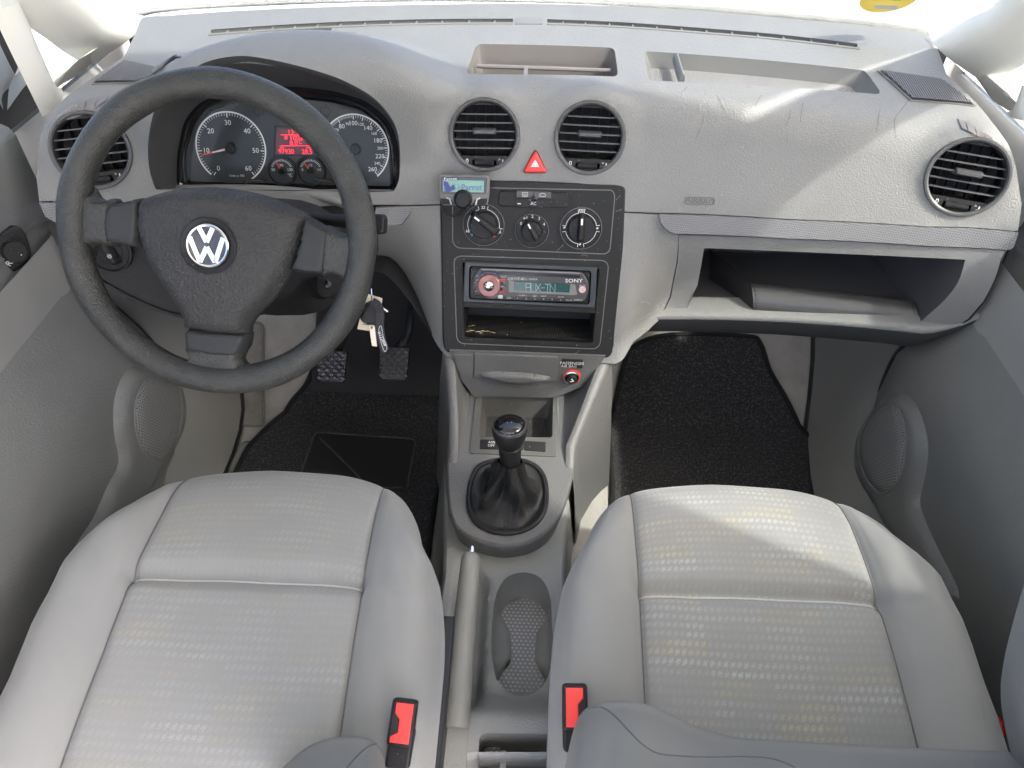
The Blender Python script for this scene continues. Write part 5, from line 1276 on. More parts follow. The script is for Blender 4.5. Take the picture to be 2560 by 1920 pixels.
for s, x, y in (('R', -.0085, .0115), ('1', -.0028, .0125), ('3', .0032, .0125), ('5', .0092, .0110), ('2', -.0028, -.0060), ('4', .0032, -.0060)): g.append(text(s, .0042, x, y, 0))
for x in (-.0028, .0032): g.append(line([(x, .0098), (x, -.0030)], .0006, 0))
g += [line([(-.0085, .0085), (-.0085, .0035), (.0092, .0035), (.0092, .008)], .0006, 0)]
v_, f_ = join(*g); o_ = part('shift_pattern', ([(x, y, capz(x, y)) for x, y, z in v_], f_), M_WHITE, KB); o_.data.transform(local(GL, KMx))
# ------------------------------------------------------------------ handbrake
h0, h1 = hit(zH(845, 268), lambda P: P.z - .325, .3, 2), hit(zH(745, 1320), lambda P: P.z - .272, .3, 2)
HB = thing('handbrake_lever', 'worn grey handbrake lever with small silver release button', 'handbrake', h1)
d_ = (h0 - h1); 
gr = [h1 + d_ * t for t in (-.06, 0, .15, .35, .55, .75, .90, .97, .995, 1.004)]
M_HB = mat('worn_olive_grey_grip', (.185, .184, .166), .5, .35, 500, .0005, var=.10, vscale=20)
part('grip', tube(gr, [.0172, .0172, .0166, .0158, .0150, .0141, .0136, .0130, .0105, .006], 20), M_HB, HB, world=True, sharp=50)
part('release_button', tube([h0 + d_.normalized() * t for t in (-.005, .008, .0105)], [.0042, .0042, .0032], 14), M_CHROME, HB, world=True)

# ------------------------------------------------------------------ seats
def fabric(name, pattern):
    m = mat(name, (.250, .251, .240), .92, .5, 1500, .0006, kind='noise', var=.05, vscale=7, sheen=.25)
    if not pattern: return m
    N, lk, b = nodes_of(m); src = b.inputs['Base Color'].links[0].from_socket
    tc = N.new('ShaderNodeTexCoord'); sp = N.new('ShaderNodeSeparateXYZ'); lk.new(tc.outputs['UV'], sp.inputs[0])
    def M(op, a, c=None, d=None):
        n = N.new('ShaderNodeMath'); n.operation = op
        for i, x in enumerate((a, c, d)):
            if x is None: continue
            if isinstance(x, (int, float)): n.inputs[i].default_value = x
            else: lk.new(x, n.inputs[i])
        return n.outputs[0]
    jn = N.new('ShaderNodeTexNoise'); jn.inputs['Scale'].default_value = 700; lk.new(tc.outputs['UV'], jn.inputs['Vector'])
    jit = M('MULTIPLY', M('SUBTRACT', jn.outputs['Fac'], .5), 1.9)
    x = M('DIVIDE', sp.outputs[0], .0078); y = M('DIVIDE', sp.outputs[1], .0108)
    fx = M('ADD', M('SUBTRACT', M('FRACT', M('ADD', x, 1000)), .5), jit); fy = M('ADD', M('SUBTRACT', M('FRACT', M('ADD', y, 1000)), .5), jit)
    dot = M('MULTIPLY', M('LESS_THAN', M('ABSOLUTE', fx), .33), M('LESS_THAN', M('ABSOLUTE', fy), .25))
    cb = N.new('ShaderNodeCombineXYZ'); lk.new(M('FLOOR', M('DIVIDE', sp.outputs[0], .0234)), cb.inputs[0]); lk.new(M('FLOOR', y), cb.inputs[1])
    wnz = N.new('ShaderNodeTexNoise'); wnz.inputs['Scale'].default_value = .33; wnz.inputs['Detail'].default_value = 1; lk.new(cb.outputs[0], wnz.inputs['Vector'])
    rowc = N.new('ShaderNodeCombineXYZ'); lk.new(M('FLOOR', M('MULTIPLY', y, .5)), rowc.inputs[1]); lk.new(M('FLOOR', M('DIVIDE', sp.outputs[0], .07)), rowc.inputs[0])
    rown = N.new('ShaderNodeTexWhiteNoise'); lk.new(rowc.outputs[0], rown.inputs['Vector'])
    big = N.new('ShaderNodeMapRange'); big.inputs['From Min'].default_value = .35; big.inputs['From Max'].default_value = .75; lk.new(wnz.outputs['Fac'], big.inputs['Value'])
    band = N.new('ShaderNodeMapRange'); band.inputs['To Min'].default_value = .2; band.inputs['To Max'].default_value = 1; lk.new(rown.outputs['Value'], band.inputs['Value'])
    fac = M('MULTIPLY', M('MULTIPLY', dot, band.outputs[0]), M('ADD', M('MULTIPLY', big.outputs[0], .75), .2))
    fac = M('MULTIPLY', fac, pattern)
    gold = N.new('ShaderNodeMix'); gold.data_type = 'RGBA'; gold.inputs[6].default_value = (.62, .62, .60, 1); gold.inputs[7].default_value = (.55, .47, .25, 1)
    lk.new(M('GREATER_THAN', rown.outputs['Value'], .72), gold.inputs[0])
    mx = N.new('ShaderNodeMix'); mx.data_type = 'RGBA'; lk.new(fac, mx.inputs[0]); lk.new(src, mx.inputs[6]); lk.new(gold.outputs[2], mx.inputs[7]); lk.new(mx.outputs[2], b.inputs['Base Color'])
    return m
M_FAB = fabric('plain_grey_seat_cloth', 0); M_FABP = fabric('dotted_grey_seat_cloth', .28); M_FABP2 = fabric('dotted_grey_seat_cloth_bold', .6)
M_SEATP = mat('seat_base_plastic', (.02, .02, .022), .45, .1, 700, .0003)
def bump1(x, c, w_): return np.exp(-((x - c) / w_) ** 2)
_U = np.array([0, .5, .80, .93, .975, 1.0, 1.03, 1.10, 1.25, 1.42, 1.56, 1.64, 1.68, 1.695, 1.69, 1.66])
_Zu = np.array([0, .000, .002, .002, -.001, -.006, -.001, .010, .022, .026, .016, -.004, -.030, -.065, -.12, -.20])
_Yv = np.array([.10, .20, .30, .40, .47, .492, .50, .508, .53, .585, .632, .662, .681, .692, .696, .690, .675])
_Zv = np.array([-.075, -.055, -.034, -.014, -.003, -.001, .000, .001, .004, .004, .001, -.006, -.018, -.038, -.07, -.13, -.20])
def seat(name, label, pl, pr_, cross_y, zt, pat, back_dy, front_px):
    a, b = atz(pl, zt), atz(pr_, zt); cx = (a.x + b.x) / 2; hw = (b.x - a.x) / 2; dy = (a.y + b.y) / 2 - .50
    S = thing(name, label, 'car seat', (cx, .40 + dy, .1))
    U = np.concatenate([-_U[::-1][:-1], _U]); nu = len(U)
    u_d = np.interp(np.linspace(0, nu - 1, (nu - 1) * 3 + 1), np.arange(nu), U); zu_d = np.interp(np.abs(u_d), _U[:14], _Zu[:14])
    idx = np.linspace(0, nu - 1, (nu - 1) * 3 + 1); zall = np.concatenate([_Zu[::-1][:-1], _Zu]); zu_d = np.interp(idx, np.arange(nu), zall)
    nv = len(_Yv); iv = np.linspace(0, nv - 1, (nv - 1) * 3 + 1); yv = np.interp(iv, np.arange(nv), _Yv); zv = np.interp(iv, np.arange(nv), _Zv)
    # soften the piecewise profiles
    def sm(A, n=2):
        for _ in range(n): A = np.concatenate([[A[0]], (A[:-2] + 2 * A[1:-1] + A[2:]) / 4, [A[-1]]])
        return A
    zu_d, zv = sm(zu_d), sm(zv)
    def pt(u, zu, y, zv_):
        front = float(smooth(.56, .70, y)); wsc = 1.03 - .10 * smooth(.40, .66, y) - .05 * front
        au = abs(u); inner = hw * (1 + .10 * (.50 - y) * 1.0) ; x = u * inner * (1 if au < 1 else wsc + (1 - wsc) * 0)
        if au >= 1: x = math.copysign(inner * (1 + (au - 1) * wsc * (1 - .35 * front)), u)
        yy = y - .085 * max(0, (au / 1.69)) ** 2.6 * float(smooth(.42, .66, y)) 
        k = float(smooth(.15, -.10, zv_ )) ; side = 1.0
        z = zt + zv_ + zu * (1 - .65 * front)
        z += -.012 * math.exp(-((y - .50) / .011) ** 2) * (1 if au < 1 else math.exp(-((au - 1) / .06) ** 2) * .6)
        z += .0018 * math.sin(u * 5 + y * 21) * math.sin(y * 13 + u * 3) + (.0016 * math.sin(y * 60 + u * 7) if au > 1.2 else 0)
        z = max(z, .12)
        return (cx + x, yy + dy, z)
    rows = [[pt(u, zu, y, z_) for u, zu in zip(u_d, zu_d)] for y, z_ in zip(yv, zv)]
    V_ = [p for r in rows for p in r]; nU = len(u_d); uv = [(u * hw, y + 0.0) for y in yv for u in u_d]
    sl_ = np.cumsum(np.concatenate([[0], np.hypot(np.diff(yv), np.diff(zv))]))
    uv = [(float(u * hw), float(s_)) for s_ in sl_ for u in u_d]
    iu = [i for i in range(nU - 1)]
    fin, fbo = [], []
    for j in range(len(rows) - 1):
        for i in range(nU - 1):
            f = (j * nU + i, j * nU + i + 1, (j + 1) * nU + i + 1, (j + 1) * nU + i)
            (fin if abs(u_d[i] + u_d[i + 1]) / 2 < 1 else fbo).append(f)
    part('cushion_bolster', (V_, fbo), M_FAB, S, world=True, sharp=0)
    part('cushion_panel', (V_, fin, uv), pat, S, world=True, sharp=0)
    i0 = int(np.argmin(abs(u_d + 1))); i1 = int(np.argmin(abs(u_d - 1)))
    for i in (i0, i1): part('piping', tube([tuple(V(r[i]) + V((0, 0, .0006))) for r in rows[:-4]], .0008, 6), mat('seam_thread', (.13, .13, .13), .8, var=0) if 'seam_thread' not in bpy.data.materials else bpy.data.materials['seam_thread'], S, world=True)
    jc = int(np.argmin(abs(yv - .497)))
    part('stitching', tube([tuple(V(rows[jc][i]) + V((0, 0, .0004))) for i in range(i0, i1 + 1)], .0013, 6), M_GREYPRINT, S, world=True)
    part('seat_frame', box((cx - .215, .18 + dy, .10), (cx + .215, .60 + dy, .24), .01), M_SEATP, S, world=True)
    part('side_cover', box((cx - 1.62 * hw - (.022 if cx < 0 else .008), .05 + dy, .14), (cx - 1.62 * hw - (.006 if cx < 0 else -.004), .50 + dy, .31), .004), M_SEATP, S, world=True)
    part('side_cover', box((cx + 1.62 * hw + .006, .05 + dy, .14), (cx + 1.62 * hw + .022, .50 + dy, .31), .004), M_SEATP, S, world=True)
    return S, cx, hw, dy
M_FABG = mat('grey_gusset_cloth', (.225, .222, .208), .9, .4, 1200, .0006, kind='noise', var=.05)
S1 = seat('driver_seat', 'grey driver seat behind the steering wheel with faint dotted centre panel', q(287, 1234), q(785, 1251), .5, .385, M_FABP, -.042, None)
S2 = seat('passenger_seat', 'grey front passenger seat with boldly dotted centre panel lit by the sun', q(1381, 1266), q(1897, 1293), .5, .385, M_FABP2, 0, None)
# lower backrests, seen steeply from above: crest of the inner bolster, front face leaning back, gusset below the piping
from mathutils.bvhtree import BVHTree
def backrest(S, crest, depth, seam, shifts):
    c2 = spline(L(q, crest), 5); n_ = len(c2); rows = []
    P0 = [aty(p, float(np.interp(p[0] / KK, depth[0], depth[1]))) for p in c2]
    rows.append([tuple(p + V((0, -.10, -.10))) for p in P0]); rows.append([tuple(p + V((0, -.03, -.045))) for p in P0]); rows.append([tuple(p + V((0, -.006, -.014))) for p in P0])
    for dpx, dx, dd in shifts:
        row = []
        for i, p in enumerate(c2):
            e = 1 - i / (n_ - 1); row.append(tuple(aty((p[0] - dx * e * e * KK, p[1] + dpx * KK), float(np.interp(p[0] / KK, depth[0], depth[1])) - dd)))
        rows.append(row)
    g = loft(rows); bt = BVHTree.FromPolygons([V(v) for v in g[0]], g[1])
    B = part('backrest', g, M_FABG, S, world=True, sharp=0)
    sp_ = []
    for p in spline(seam, 5):
        h_ = bt.ray_cast(CAMP, ray(p).normalized())
        if h_[0]: sp_.append(h_[0])
    if len(sp_) > 2: part('piping', tube([tuple(p) for p in sp_], .0009, 6), bpy.data.materials['seam_thread'], B, world=True)
    return B
SH = [(0, 0, 0), (8, 4, .004), (22, 9, .016), (50, 16, .045), (110, 30, .085), (220, 50, .14), (380, 80, .20)]
B2 = backrest(S2[0], [(1236, 1620), (1242, 1570), (1256, 1540), (1280, 1523), (1330, 1514), (1395, 1521), (1455, 1546), (1520, 1575), (1600, 1594), (1700, 1600), (1900, 1612), (2080, 1620), (2178, 1624), (2240, 1630)],
     ([1200, 1330, 1420, 1560, 1700, 2300], [.315, .325, .322, .300, .288, .285]), L(zH, [(1600, 1262), (1680, 1255), (1760, 1305), (1850, 1400), (1950, 1500), (2050, 1555), (2212, 1572)]) + L(zI, [(200, 1578), (420, 1575), (600, 1590), (740, 1645)]), SH)
B1 = backrest(S1[0], [(590, 1672), (620, 1650), (655, 1620), (695, 1600), (745, 1591), (790, 1594), (815, 1608), (828, 1632), (836, 1680)], ([580, 760, 840], [.275, .288, .280]), L(zH, [(40, 1650), (110, 1570), (180, 1510), (242, 1488)]), SH)
ed = spline([tuple(aty(p, .30)) for p in L(q, [(2230, 1080), (2196, 1200), (2168, 1300), (2148, 1390), (2144, 1470), (2160, 1560), (2185, 1660), (2200, 1740)])], 4)
rows = [[(x + a, y + b, z + c) for x, y, z in ed] for a, b, c in ((.13, -.20, -.02), (.14, -.06, 0), (.11, -.015, 0), (.06, .002, 0), (.025, .002, 0), (.008, -.004, 0), (.0, -.016, 0), (.006, -.05, -.005), (.03, -.12, -.03), (.06, -.20, -.04))]
g = loft(rows); m_ = len(ed); v_ = list(g[0]); f_ = list(g[1]); n_r = len(rows)
f_ += [tuple(k * m_ for k in range(n_r)), tuple(k * m_ + m_ - 1 for k in range(n_r))[::-1]]
part('backrest_wing', (v_, f_), M_FABG, S2[0], world=True, sharp=60)
# belt buckles
def buckle(px_top, label, flip, tilt):
    o_ = atz(px_top, .405); M_ = frame(o_, V((0, -.55, 1)), up=V((0, 1, 0)), roll=tilt)
    for k_ in range(3):
        for r_ in range(3): M_[r_][k_] *= .74
    B = thing('belt_buckle', label, 'seat belt buckle', M_, 'seat belt buckles beside the console')
    part('body', join(prism(rrect(.036, .062, .006), -.016, 0, .004, bottom=True), prism(rrect(.033, .050, .005, 0, -.035), -.060, -.010, .003, bottom=True)), M_BLACK, B)
    bt_ = [(-.0135, -.026), (.0135, -.026), (.0135, .026), (-.0115, .026), (-.0115, .012), (-.004, .004), (-.004, -.012), (-.0135, -.018)]
    if flip: bt_ = [(-x, y) for x, y in bt_]
    part('release_button', prism(ccw(bt_), -.004, .0022, .0016), M_BUCKLE, B)
    s_ = -1 if not flip else 1
    part('latch_slot', prism(rrect(.0085, .030, .001, s_ * .0095, -.002), -.006, .0003, 0), M_DARKIN, B)
    part('stalk', tube([(0, -.05, -.03), (0, -.075, -.09), (0, -.08, -.16)], .012, 10, flat=.5), M_BLACK, B)
    return B
buckle(q(868, 1562), 'red-buttoned seat belt buckle beside the driver seat, left of the console', False, rad(-4))
buckle(q(1243, 1528), 'red-buttoned seat belt buckle beside the passenger seat, right of the console', True, rad(2))

# ------------------------------------------------------------------ door panels
def Dx(y, z, sgn):
    d = .712 - .085 * smooth(.66, .38, z) - .015 * smooth(.3, .08, z)
    d = d + .016 * smooth(.64, .50, z) * smooth(.40, .50, z) * 0
    return d
def dhit(p, s): return hit(p, lambda P: s * P.x - float(Dx(P.y, P.z, s)), .25, 2.4)
def door(s, label, front):
    D = thing('door_panel', label, 'door panel', (s * .7, .7, .2), 'front door panels')
    zs = np.concatenate([np.linspace(.04, .38, 8), np.linspace(.40, .72, 14)]); rows = []
    ff = np.array(front); ff = ff[ff[:, 1].argsort()]
    for z in zs:
        yf = np.interp(z, ff[:, 1], ff[:, 0]); rows.append([(s * float(Dx(y, z, s)), y, z) for y in np.linspace(-.1, yf, 26)] + [(s * (float(Dx(yf, z, s)) + .006), yf + .006, z), (s * (float(Dx(yf, z, s)) + .05), yf + .008, z)])
    top = rows[-1]
    for dx, dz in ((.004, .008), (.012, .013), (.05, .016), (.075, .010)): rows.append([(p[0] + s * dx, p[1], p[2] + dz) for p in top])
    part('panel', loft(rows), M_DOOR, D, world=True, sharp=50)
    return D
frontL = [(dhit(q(x, y), -1).y, dhit(q(x, y), -1).z) for x, y in [(112, 440), (128, 540), (215, 640), (330, 745), (392, 850), (400, 900), (390, 950), (365, 1005), (345, 1045)]]
frontR = [(dhit(q(x, y), 1).y, dhit(q(x, y), 1).z) for x, y in [(2196, 500), (2172, 560), (2120, 660), (2030, 720), (1940, 760), (1895, 850), (1868, 950), (1890, 1080), (1920, 1140)]]
frontL += [(frontL[-1][0] - .03, .04)]; frontR += [(frontR[-1][0] - .03, .04)]
DL = door(-1, 'left front door panel with oval speaker grille and mirror adjuster', frontL)
DR = door(1, 'right front door panel with oval speaker grille beside the passenger seat', frontR)
M_SPK = dotted('perforated_speaker_grille', (.20, .202, .20), (.05, .05, .05), .0052, .5, .22, depth=.001)
def speaker(D, s, pod_px, grille_px):
    def yz(px): return [(lambda P: (P.y, P.z))(dhit(p, s)) for p in px]
    pod = spline(yz(pod_px), 4, True); gr_ = spline(yz(grille_px), 4, True)
    if area2(pod) < 0: pod = pod[::-1]
    v, f = pillow(pod, 0, .014, .030, .010); 
    def tow(v, off=0): return [(s * (float(Dx(y, z, s)) - h - off), y, z) for y, z, h in v]
    pp_ = part('speaker_pod', (tow(v), f if s < 0 else [t[::-1] for t in f]), M_DOOR, D, world=True, sharp=0)
    v, f = pillow(gr_, .0105, .009, .03, .008)
    part('speaker_grille', (tow(v), f, [(y, z) for y, z, h in v]), M_SPK, pp_, world=True, sharp=0)
    rim = [(s * (float(Dx(y, z, s)) - .0145), y, z) for y, z in gr_]; part('grille_rim', tube(rim + rim[:1], .0016, 6, cap=False), M_DOOR, pp_, world=True)
speaker(DL, -1, L(zD, [(870, 705), (790, 770), (745, 880), (728, 1000), (735, 1150), (760, 1330), (690, 1480), (600, 1680), (480, 1900), (700, 1900), (900, 1660), (985, 1455), (1090, 1280), (1165, 1120), (1182, 1000), (1165, 880), (1130, 790), (1000, 720)]),
        L(zD, [(960, 765), (880, 800), (825, 900), (808, 1020), (822, 1140), (865, 1250), (960, 1320), (1040, 1270), (1095, 1150), (1118, 1010), (1105, 880), (1050, 800)]))
speaker(DR, 1, L(zF, [(1420, 878), (1310, 920), (1220, 1030), (1150, 1180), (1140, 1330), (1170, 1450), (1280, 1640), (1420, 1900), (1560, 2200), (1800, 2200), (1660, 1880), (1575, 1690), (1545, 1560), (1580, 1400), (1595, 1220), (1560, 1050), (1500, 930)]),
        L(zF, [(1395, 950), (1310, 990), (1240, 1090), (1205, 1210), (1212, 1330), (1260, 1450), (1345, 1532), (1430, 1490), (1490, 1370), (1510, 1230), (1500, 1090), (1455, 980)]))
def pad(D, s, px, h, dl, nm, m=None, sub=None):
    yz = [(lambda P: (P.y, P.z))(dhit(p, s)) for p in px]; yz = spline(yz, 4, True)
    if area2(yz) < 0: yz = yz[::-1]
    v, f = pillow(yz, 0, h, dl, .012); return part(nm, ([(s * (float(Dx(y, z, s)) - k), y, z) for y, z, k in v], f if s < 0 else [t[::-1] for t in f]), m or M_DOOR, sub or D, world=True, sharp=0)
# mirror adjuster
mp = dhit(zL(180, 600), -1); MM = frame(mp + V((.004, 0, 0)), V((1, -.75, .45)))
def ml(pts, c=0): return lps(MM, L(zL, pts), c)
MS = part('mirror_switch', prism(rpoly(ml([(-330, 480), (200, 135), (320, 170), (420, 330), (485, 600), (430, 700), (-330, 1260)]), [.002, .012, .012, .012, .012, .012, .002], 4), -.012, .006, .004), M_BLACK, DL); MS.data.transform(local(DL, MM))
o_ = part('switch_face', prism(rpoly(ml([(-330, 530), (210, 195), (300, 230), (375, 350), (435, 590), (400, 650), (-330, 1180)], .006), [.002, .01, .01, .01, .01, .01, .002], 4), .004, .0066, .0006), M_PANEL, MS); o_.data.transform(local(DL, MM))
kc = ml([(205, 545)], .012)[0]; krow = []
for r, z in ((.0165, .006), (.0150, .007), (.0148, .020), (.0135, .0225), (.0002, .0225)): krow.append([((r - (.0012 if k % 2 and .0065 < z < .0215 else 0)) * math.cos(2 * math.pi * k / 48) + kc[0], (r - (.0012 if k % 2 and .0065 < z < .0215 else 0)) * math.sin(2 * math.pi * k / 48) + kc[1], z) for k in range(48)])
o_ = part('adjuster_knob', loft(krow, True), M_PANEL, MS, sharp=30); o_.data.transform(local(DL, MM))
rp_, r0_ = ml([(138, 722)], .007)[0], ml([(28, 636)], .007)[0]
o_ = part('lettering', join(text('R', .0075, *rp_, .0069, rot=rad(30)), text('0', .0070, *r0_, .0069, rot=rad(30)), text('.', .01, kc[0] + .004, kc[1] - .002, .0228)), M_WHITE, MS); o_.data.transform(local(DL, MM))

# door decor strip, dark gap tubes, pockets and the red lamps at the foot of each door
def dpatch(D, s, px, nm, m, off=.0015):
    yz = resample(ccw([(lambda P: (P.y, P.z))(dhit(p, s)) for p in px]), .012); P, T = fill(yz, (), .012)
    v = [(s * (float(Dx(y, z, s)) - off), y, z) for y, z in P]
    return part(nm, (v, T if s < 0 else [t[::-1] for t in T], [(float(a), float(b)) for a, b in P]), m, D, world=True)
dpatch(DL, -1, L(q, [(-30, 480), (79, 434), (110, 470), (65, 496), (-30, 538)]), 'decor_strip', M_STRIP)
dpatch(DR, 1, L(q, [(2198, 508), (2240, 494), (2240, 545), (2180, 547)]), 'decor_strip', M_STRIP)
for D, s, fr_ in ((DL, -1, frontL), (DR, 1, frontR)):
    part('gap_shade_tube', tube(spline([(s * (float(Dx(y, z, s)) + .012), y + .010, z) for y, z in fr_], 4), .0075, 8), M_RUBBER, D, world=True)  # black tube put in as the shadow gap along the door front
zK = zoomer(0, 1200, 400 / 922); zQ = zoomer(2200, 1300, 360 / 963)
M_LAMP = mat('red_reflector', (.35, .01, .015), .15, var=.05, coat=.6)
for D, s, px in ((DL, -1, L(zK, [(-30, 1210), (125, 1040), (118, 1130), (-10, 1270), (-30, 1290)])), (DR, 1, L(zQ, [(735, 1290), (775, 1300), (820, 1360), (830, 1440), (800, 1470), (755, 1380)]))):
    P = [aty(p, .40) for p in px]; c = sum(P, V()) / len(P); n = V((-s * .8, -.2, .6)).normalized(); M_ = frame(c, n, up=V((0, 1, .3)))
    o_ = part('red_reflector', prism(ccw(lps(M_, px)), -.008, .002, .0015), M_LAMP, D); o_.data.transform(local(D, M_))
# ------------------------------------------------------------------ floor, tunnel, side trims
def fz(x, y): return 0.0 + .80 * np.maximum(0, y - 1.13) + .03 * smooth(.50, .62, np.abs(x)) * 0
def fhit(p, off=0): return hit(p, lambda P: P.z - float(fz(P.x, P.y)) - off, .4, 2.6)
def gridsurf(xs, ys, fn):
    vs = [(x, y, float(fn(x, y))) for y in ys for x in xs]; m = len(xs)
    return vs, [(j * m + i, j * m + i + 1, (j + 1) * m + i + 1, (j + 1) * m + i) for j in range(len(ys) - 1) for i in range(m - 1)]
def floorz(x, y):
    t = .09 * smooth(.20, .10, abs(x - .03)) * smooth(.2, .5, y) + .02 * smooth(.5, .62, abs(x))
    return float(fz(x, y)) + t
FL = struct('floor', gridsurf(np.linspace(-.74, .74, 75), np.concatenate([np.linspace(-1.6, .4, 8), np.linspace(.45, 1.5, 40)]), floorz), M_CARPET)
struct('rear_floor_edge', box((-.74, -1.62, -.05), (.74, -1.6, 0)), M_CARPET)
def matz(x, y): return floorz(x, y) + .014
def floor_mat(label, px, extra, pads=()):
    o_ = [(lambda P: (P.x, P.y))(fhit(p, .014)) for p in px] + extra; o_ = ccw(o_)
    o_ = resample(spline(o_, 4, True), .02); P, T = fill(o_, (), .02)
    c = np.mean(o_, 0); M_ = thing('floor_mat', label, 'floor mat', (c[0], c[1], .01))
    part('pile', ([(x, y, matz(x, y)) for x, y in P], T), M_PILE, M_, world=True, sharp=0)
    part('edge_binding', tube([(x, y, matz(x, y) - .001) for x, y in o_ + o_[:1]], .0055, 8, cap=False), M_BIND, M_, world=True)
    return M_
M_PILE = mat('black_mat_pile', (.026, .026, .029), .95, 1.0, 300, .006, kind='noise', var=.7, vscale=190, dust=.12, dscale=230, dth=(.52, .68))
M_BIND = mat('mat_binding', (.010, .010, .010), .9, .6, 700, .0015, kind='noise')
floor_mat('black carpet floor mat in the passenger footwell', L(q, [(1368, 748), (1345, 800), (1328, 880), (1311, 950), (1316, 1010), (1319, 1066)]), [(.20, .60), (.56, .60)]
          + [(lambda P: (P.x, P.y))(fhit(p, .014)) for p in L(q, [(1771, 1066), (1765, 1005), (1745, 960), (1700, 882), (1662, 805), (1642, 742), (1610, 725), (1450, 722)])])
MD = floor_mat('black carpet floor mat under the pedals with stitched heel pad', L(q, [(515, 1022), (562, 945), (622, 880), (660, 832), (690, 775), (760, 720), (930, 720), (948, 775), (962, 860), (972, 960), (966, 1010), (940, 1085)]), [(-.20, .62), (-.56, .62)])
hp_ = [(lambda P: (P.x, P.y))(fhit(p, .018)) for p in L(z8, [(140, 1800), (300, 1335), (335, 1320), (1140, 1375), (1172, 1400), (1100, 1800)])]
P, T = fill(resample(ccw(hp_), .02), (), .02)
hpd = part('heel_pad', ([(x, y, matz(x, y) + .004) for x, y in P], T), mat('heel_pad_rubber', (.012, .012, .013), .8, .4, 500, .001, kind='noise', var=.2), MD, world=True)
part('stitching', join(tube([(x, y, matz(x, y) + .0055) for x, y in resample(ccw(hp_), .01) + hp_[:0]], .0022, 6), tube([(lambda P: (P.x, P.y, matz(P.x, P.y) + .005))(fhit(p, .018)) for p in L(z8, [(345, 1370), (520, 1540), (640, 1660), (760, 1790)])], .0018, 6)), mat('grey_thread', (.07, .07, .07), .9, .8, 300, .003, kind='noise', var=.5, vscale=200), hpd, world=True)
# dead-pedal pads pressed into the carpet
M_FR = mat('footrest_ribbed', (.26, .25, .23), .8, .7, 130, .002, kind='ribs', var=.2, vscale=20)
for px in (L(zD, [(1520, 885), (1560, 440), (1690, 440), (1690, 1085), (1530, 1105)]), L(zD, [(1640, 1190), (1560, 1200), (1470, 1390), (1560, 1420)])):
    yz = [fhit(p, .022) for p in px]; o_ = rpoly([(P.x, P.y) for P in yz], .01, 3); P, T = fill(resample(ccw(o_), .015), (), .015)
    v = [(x, y, floorz(x, y) + .010) for x, y in P]; part('footrest', (v, T), M_FR, FL, world=True)
    part('footrest_rim', tube([(x, y, floorz(x, y) + .010) for x, y in ccw(o_) + ccw(o_)[:1]], .003, 6, cap=False), M_DOOR, FL, world=True)
def kick(s, label):
    K_ = thing('side_kick_trim', label, 'trim panel', (s * .6, 1.0, 0), 'footwell side trims')
    rows = []
    for y in np.linspace(.30, 1.5, 20):
        xb = .585 + .055 * smooth(.9, 1.3, y) if s > 0 else .590 + .05 * smooth(1.0, 1.3, y)
        z0 = floorz(s * xb, y) - .01; rows.append([(s * (xb - .012), y, z0), (s * (xb), y, z0 + .03), (s * (xb + .012), y, z0 + .10), (s * (xb + .035 + .02 * smooth(1.0, .8, y)), y, z0 + .25), (s * (xb + .09), y, max(.60, z0 + .3))])
    part('trim', loft(rows), M_KICK, K_, world=True, sharp=0)
    part('shadow_gap', tube([V(r[1]) + V((-s * .004, 0, -.010)) for r in rows], .005, 6), M_RUBBER, K_, world=True)
M_KICK = mat('smooth_sill_trim', (.24, .24, .23), .55, .15, 600, .0004, var=.05)
kick(-1, 'smooth grey footwell side trim left of the driver mat'); kick(1, 'smooth grey footwell side trim right of the passenger mat')
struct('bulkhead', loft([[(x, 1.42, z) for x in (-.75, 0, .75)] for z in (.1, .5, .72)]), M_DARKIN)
struct('dark_toe_sheet', gridsurf(np.linspace(-.46, -.10, 10), np.linspace(1.16, 1.5, 8), lambda x, y: fz(x, y) + .03), M_DARKIN)  # dark sheet added to deepen the shade under the dash
# ------------------------------------------------------------------ pedals
def pedal(px, label, w_, h_, arm):
    P = aty(px, 1.09); M_ = frame(P, V((0, -.75, .66)))
    D = thing('foot_pedal', label, 'pedal', M_, 'foot pedals')
    o_ = rpoly([(-w_ / 2, h_ / 2), (-w_ * .42, -h_ / 2), (w_ * .42, -h_ / 2), (w_ / 2, h_ / 2)], .006, 3)
    part('pad', prism(ccw(o_), -.008, .002, .002, bottom=True), M_RUBBER, D)
    g = []
    for i in range(-4, 5):
        for j in range(-4, 5):
            x, y = (i - j) * .0078, (i + j) * .0078
            if abs(x) < w_ * .42 and abs(y) < h_ * .45: g.append(prism([(x - .0062, y), (x, y - .0062), (x + .0062, y), (x, y + .0062)], .001, .0060, .0016))
    tag(part('tread', join(*g), mat('pedal_tread', (.03, .03, .03), .18, var=0) if 'pedal_tread' not in bpy.data.materials else bpy.data.materials['pedal_tread'], D), kind='stuff')
    part('arm', tube(spline(arm, 5), .0085, 10, flat=.6), M_BLACK, D)
pedal(z8(448, 748), 'worn black clutch pedal with diamond tread, below the wheel rim', .060, .064, [(0, .01, -.012), (.01, .05, -.03), (.03, .12, -.06)])
pedal(z8(985, 722), 'black brake pedal with diamond tread and curved arm', .062, .066, [(-.004, .02, -.010), (.018, .046, -.008), (.026, .065, -.004), (.029, .10, -.004), (.03, .16, -.02)])

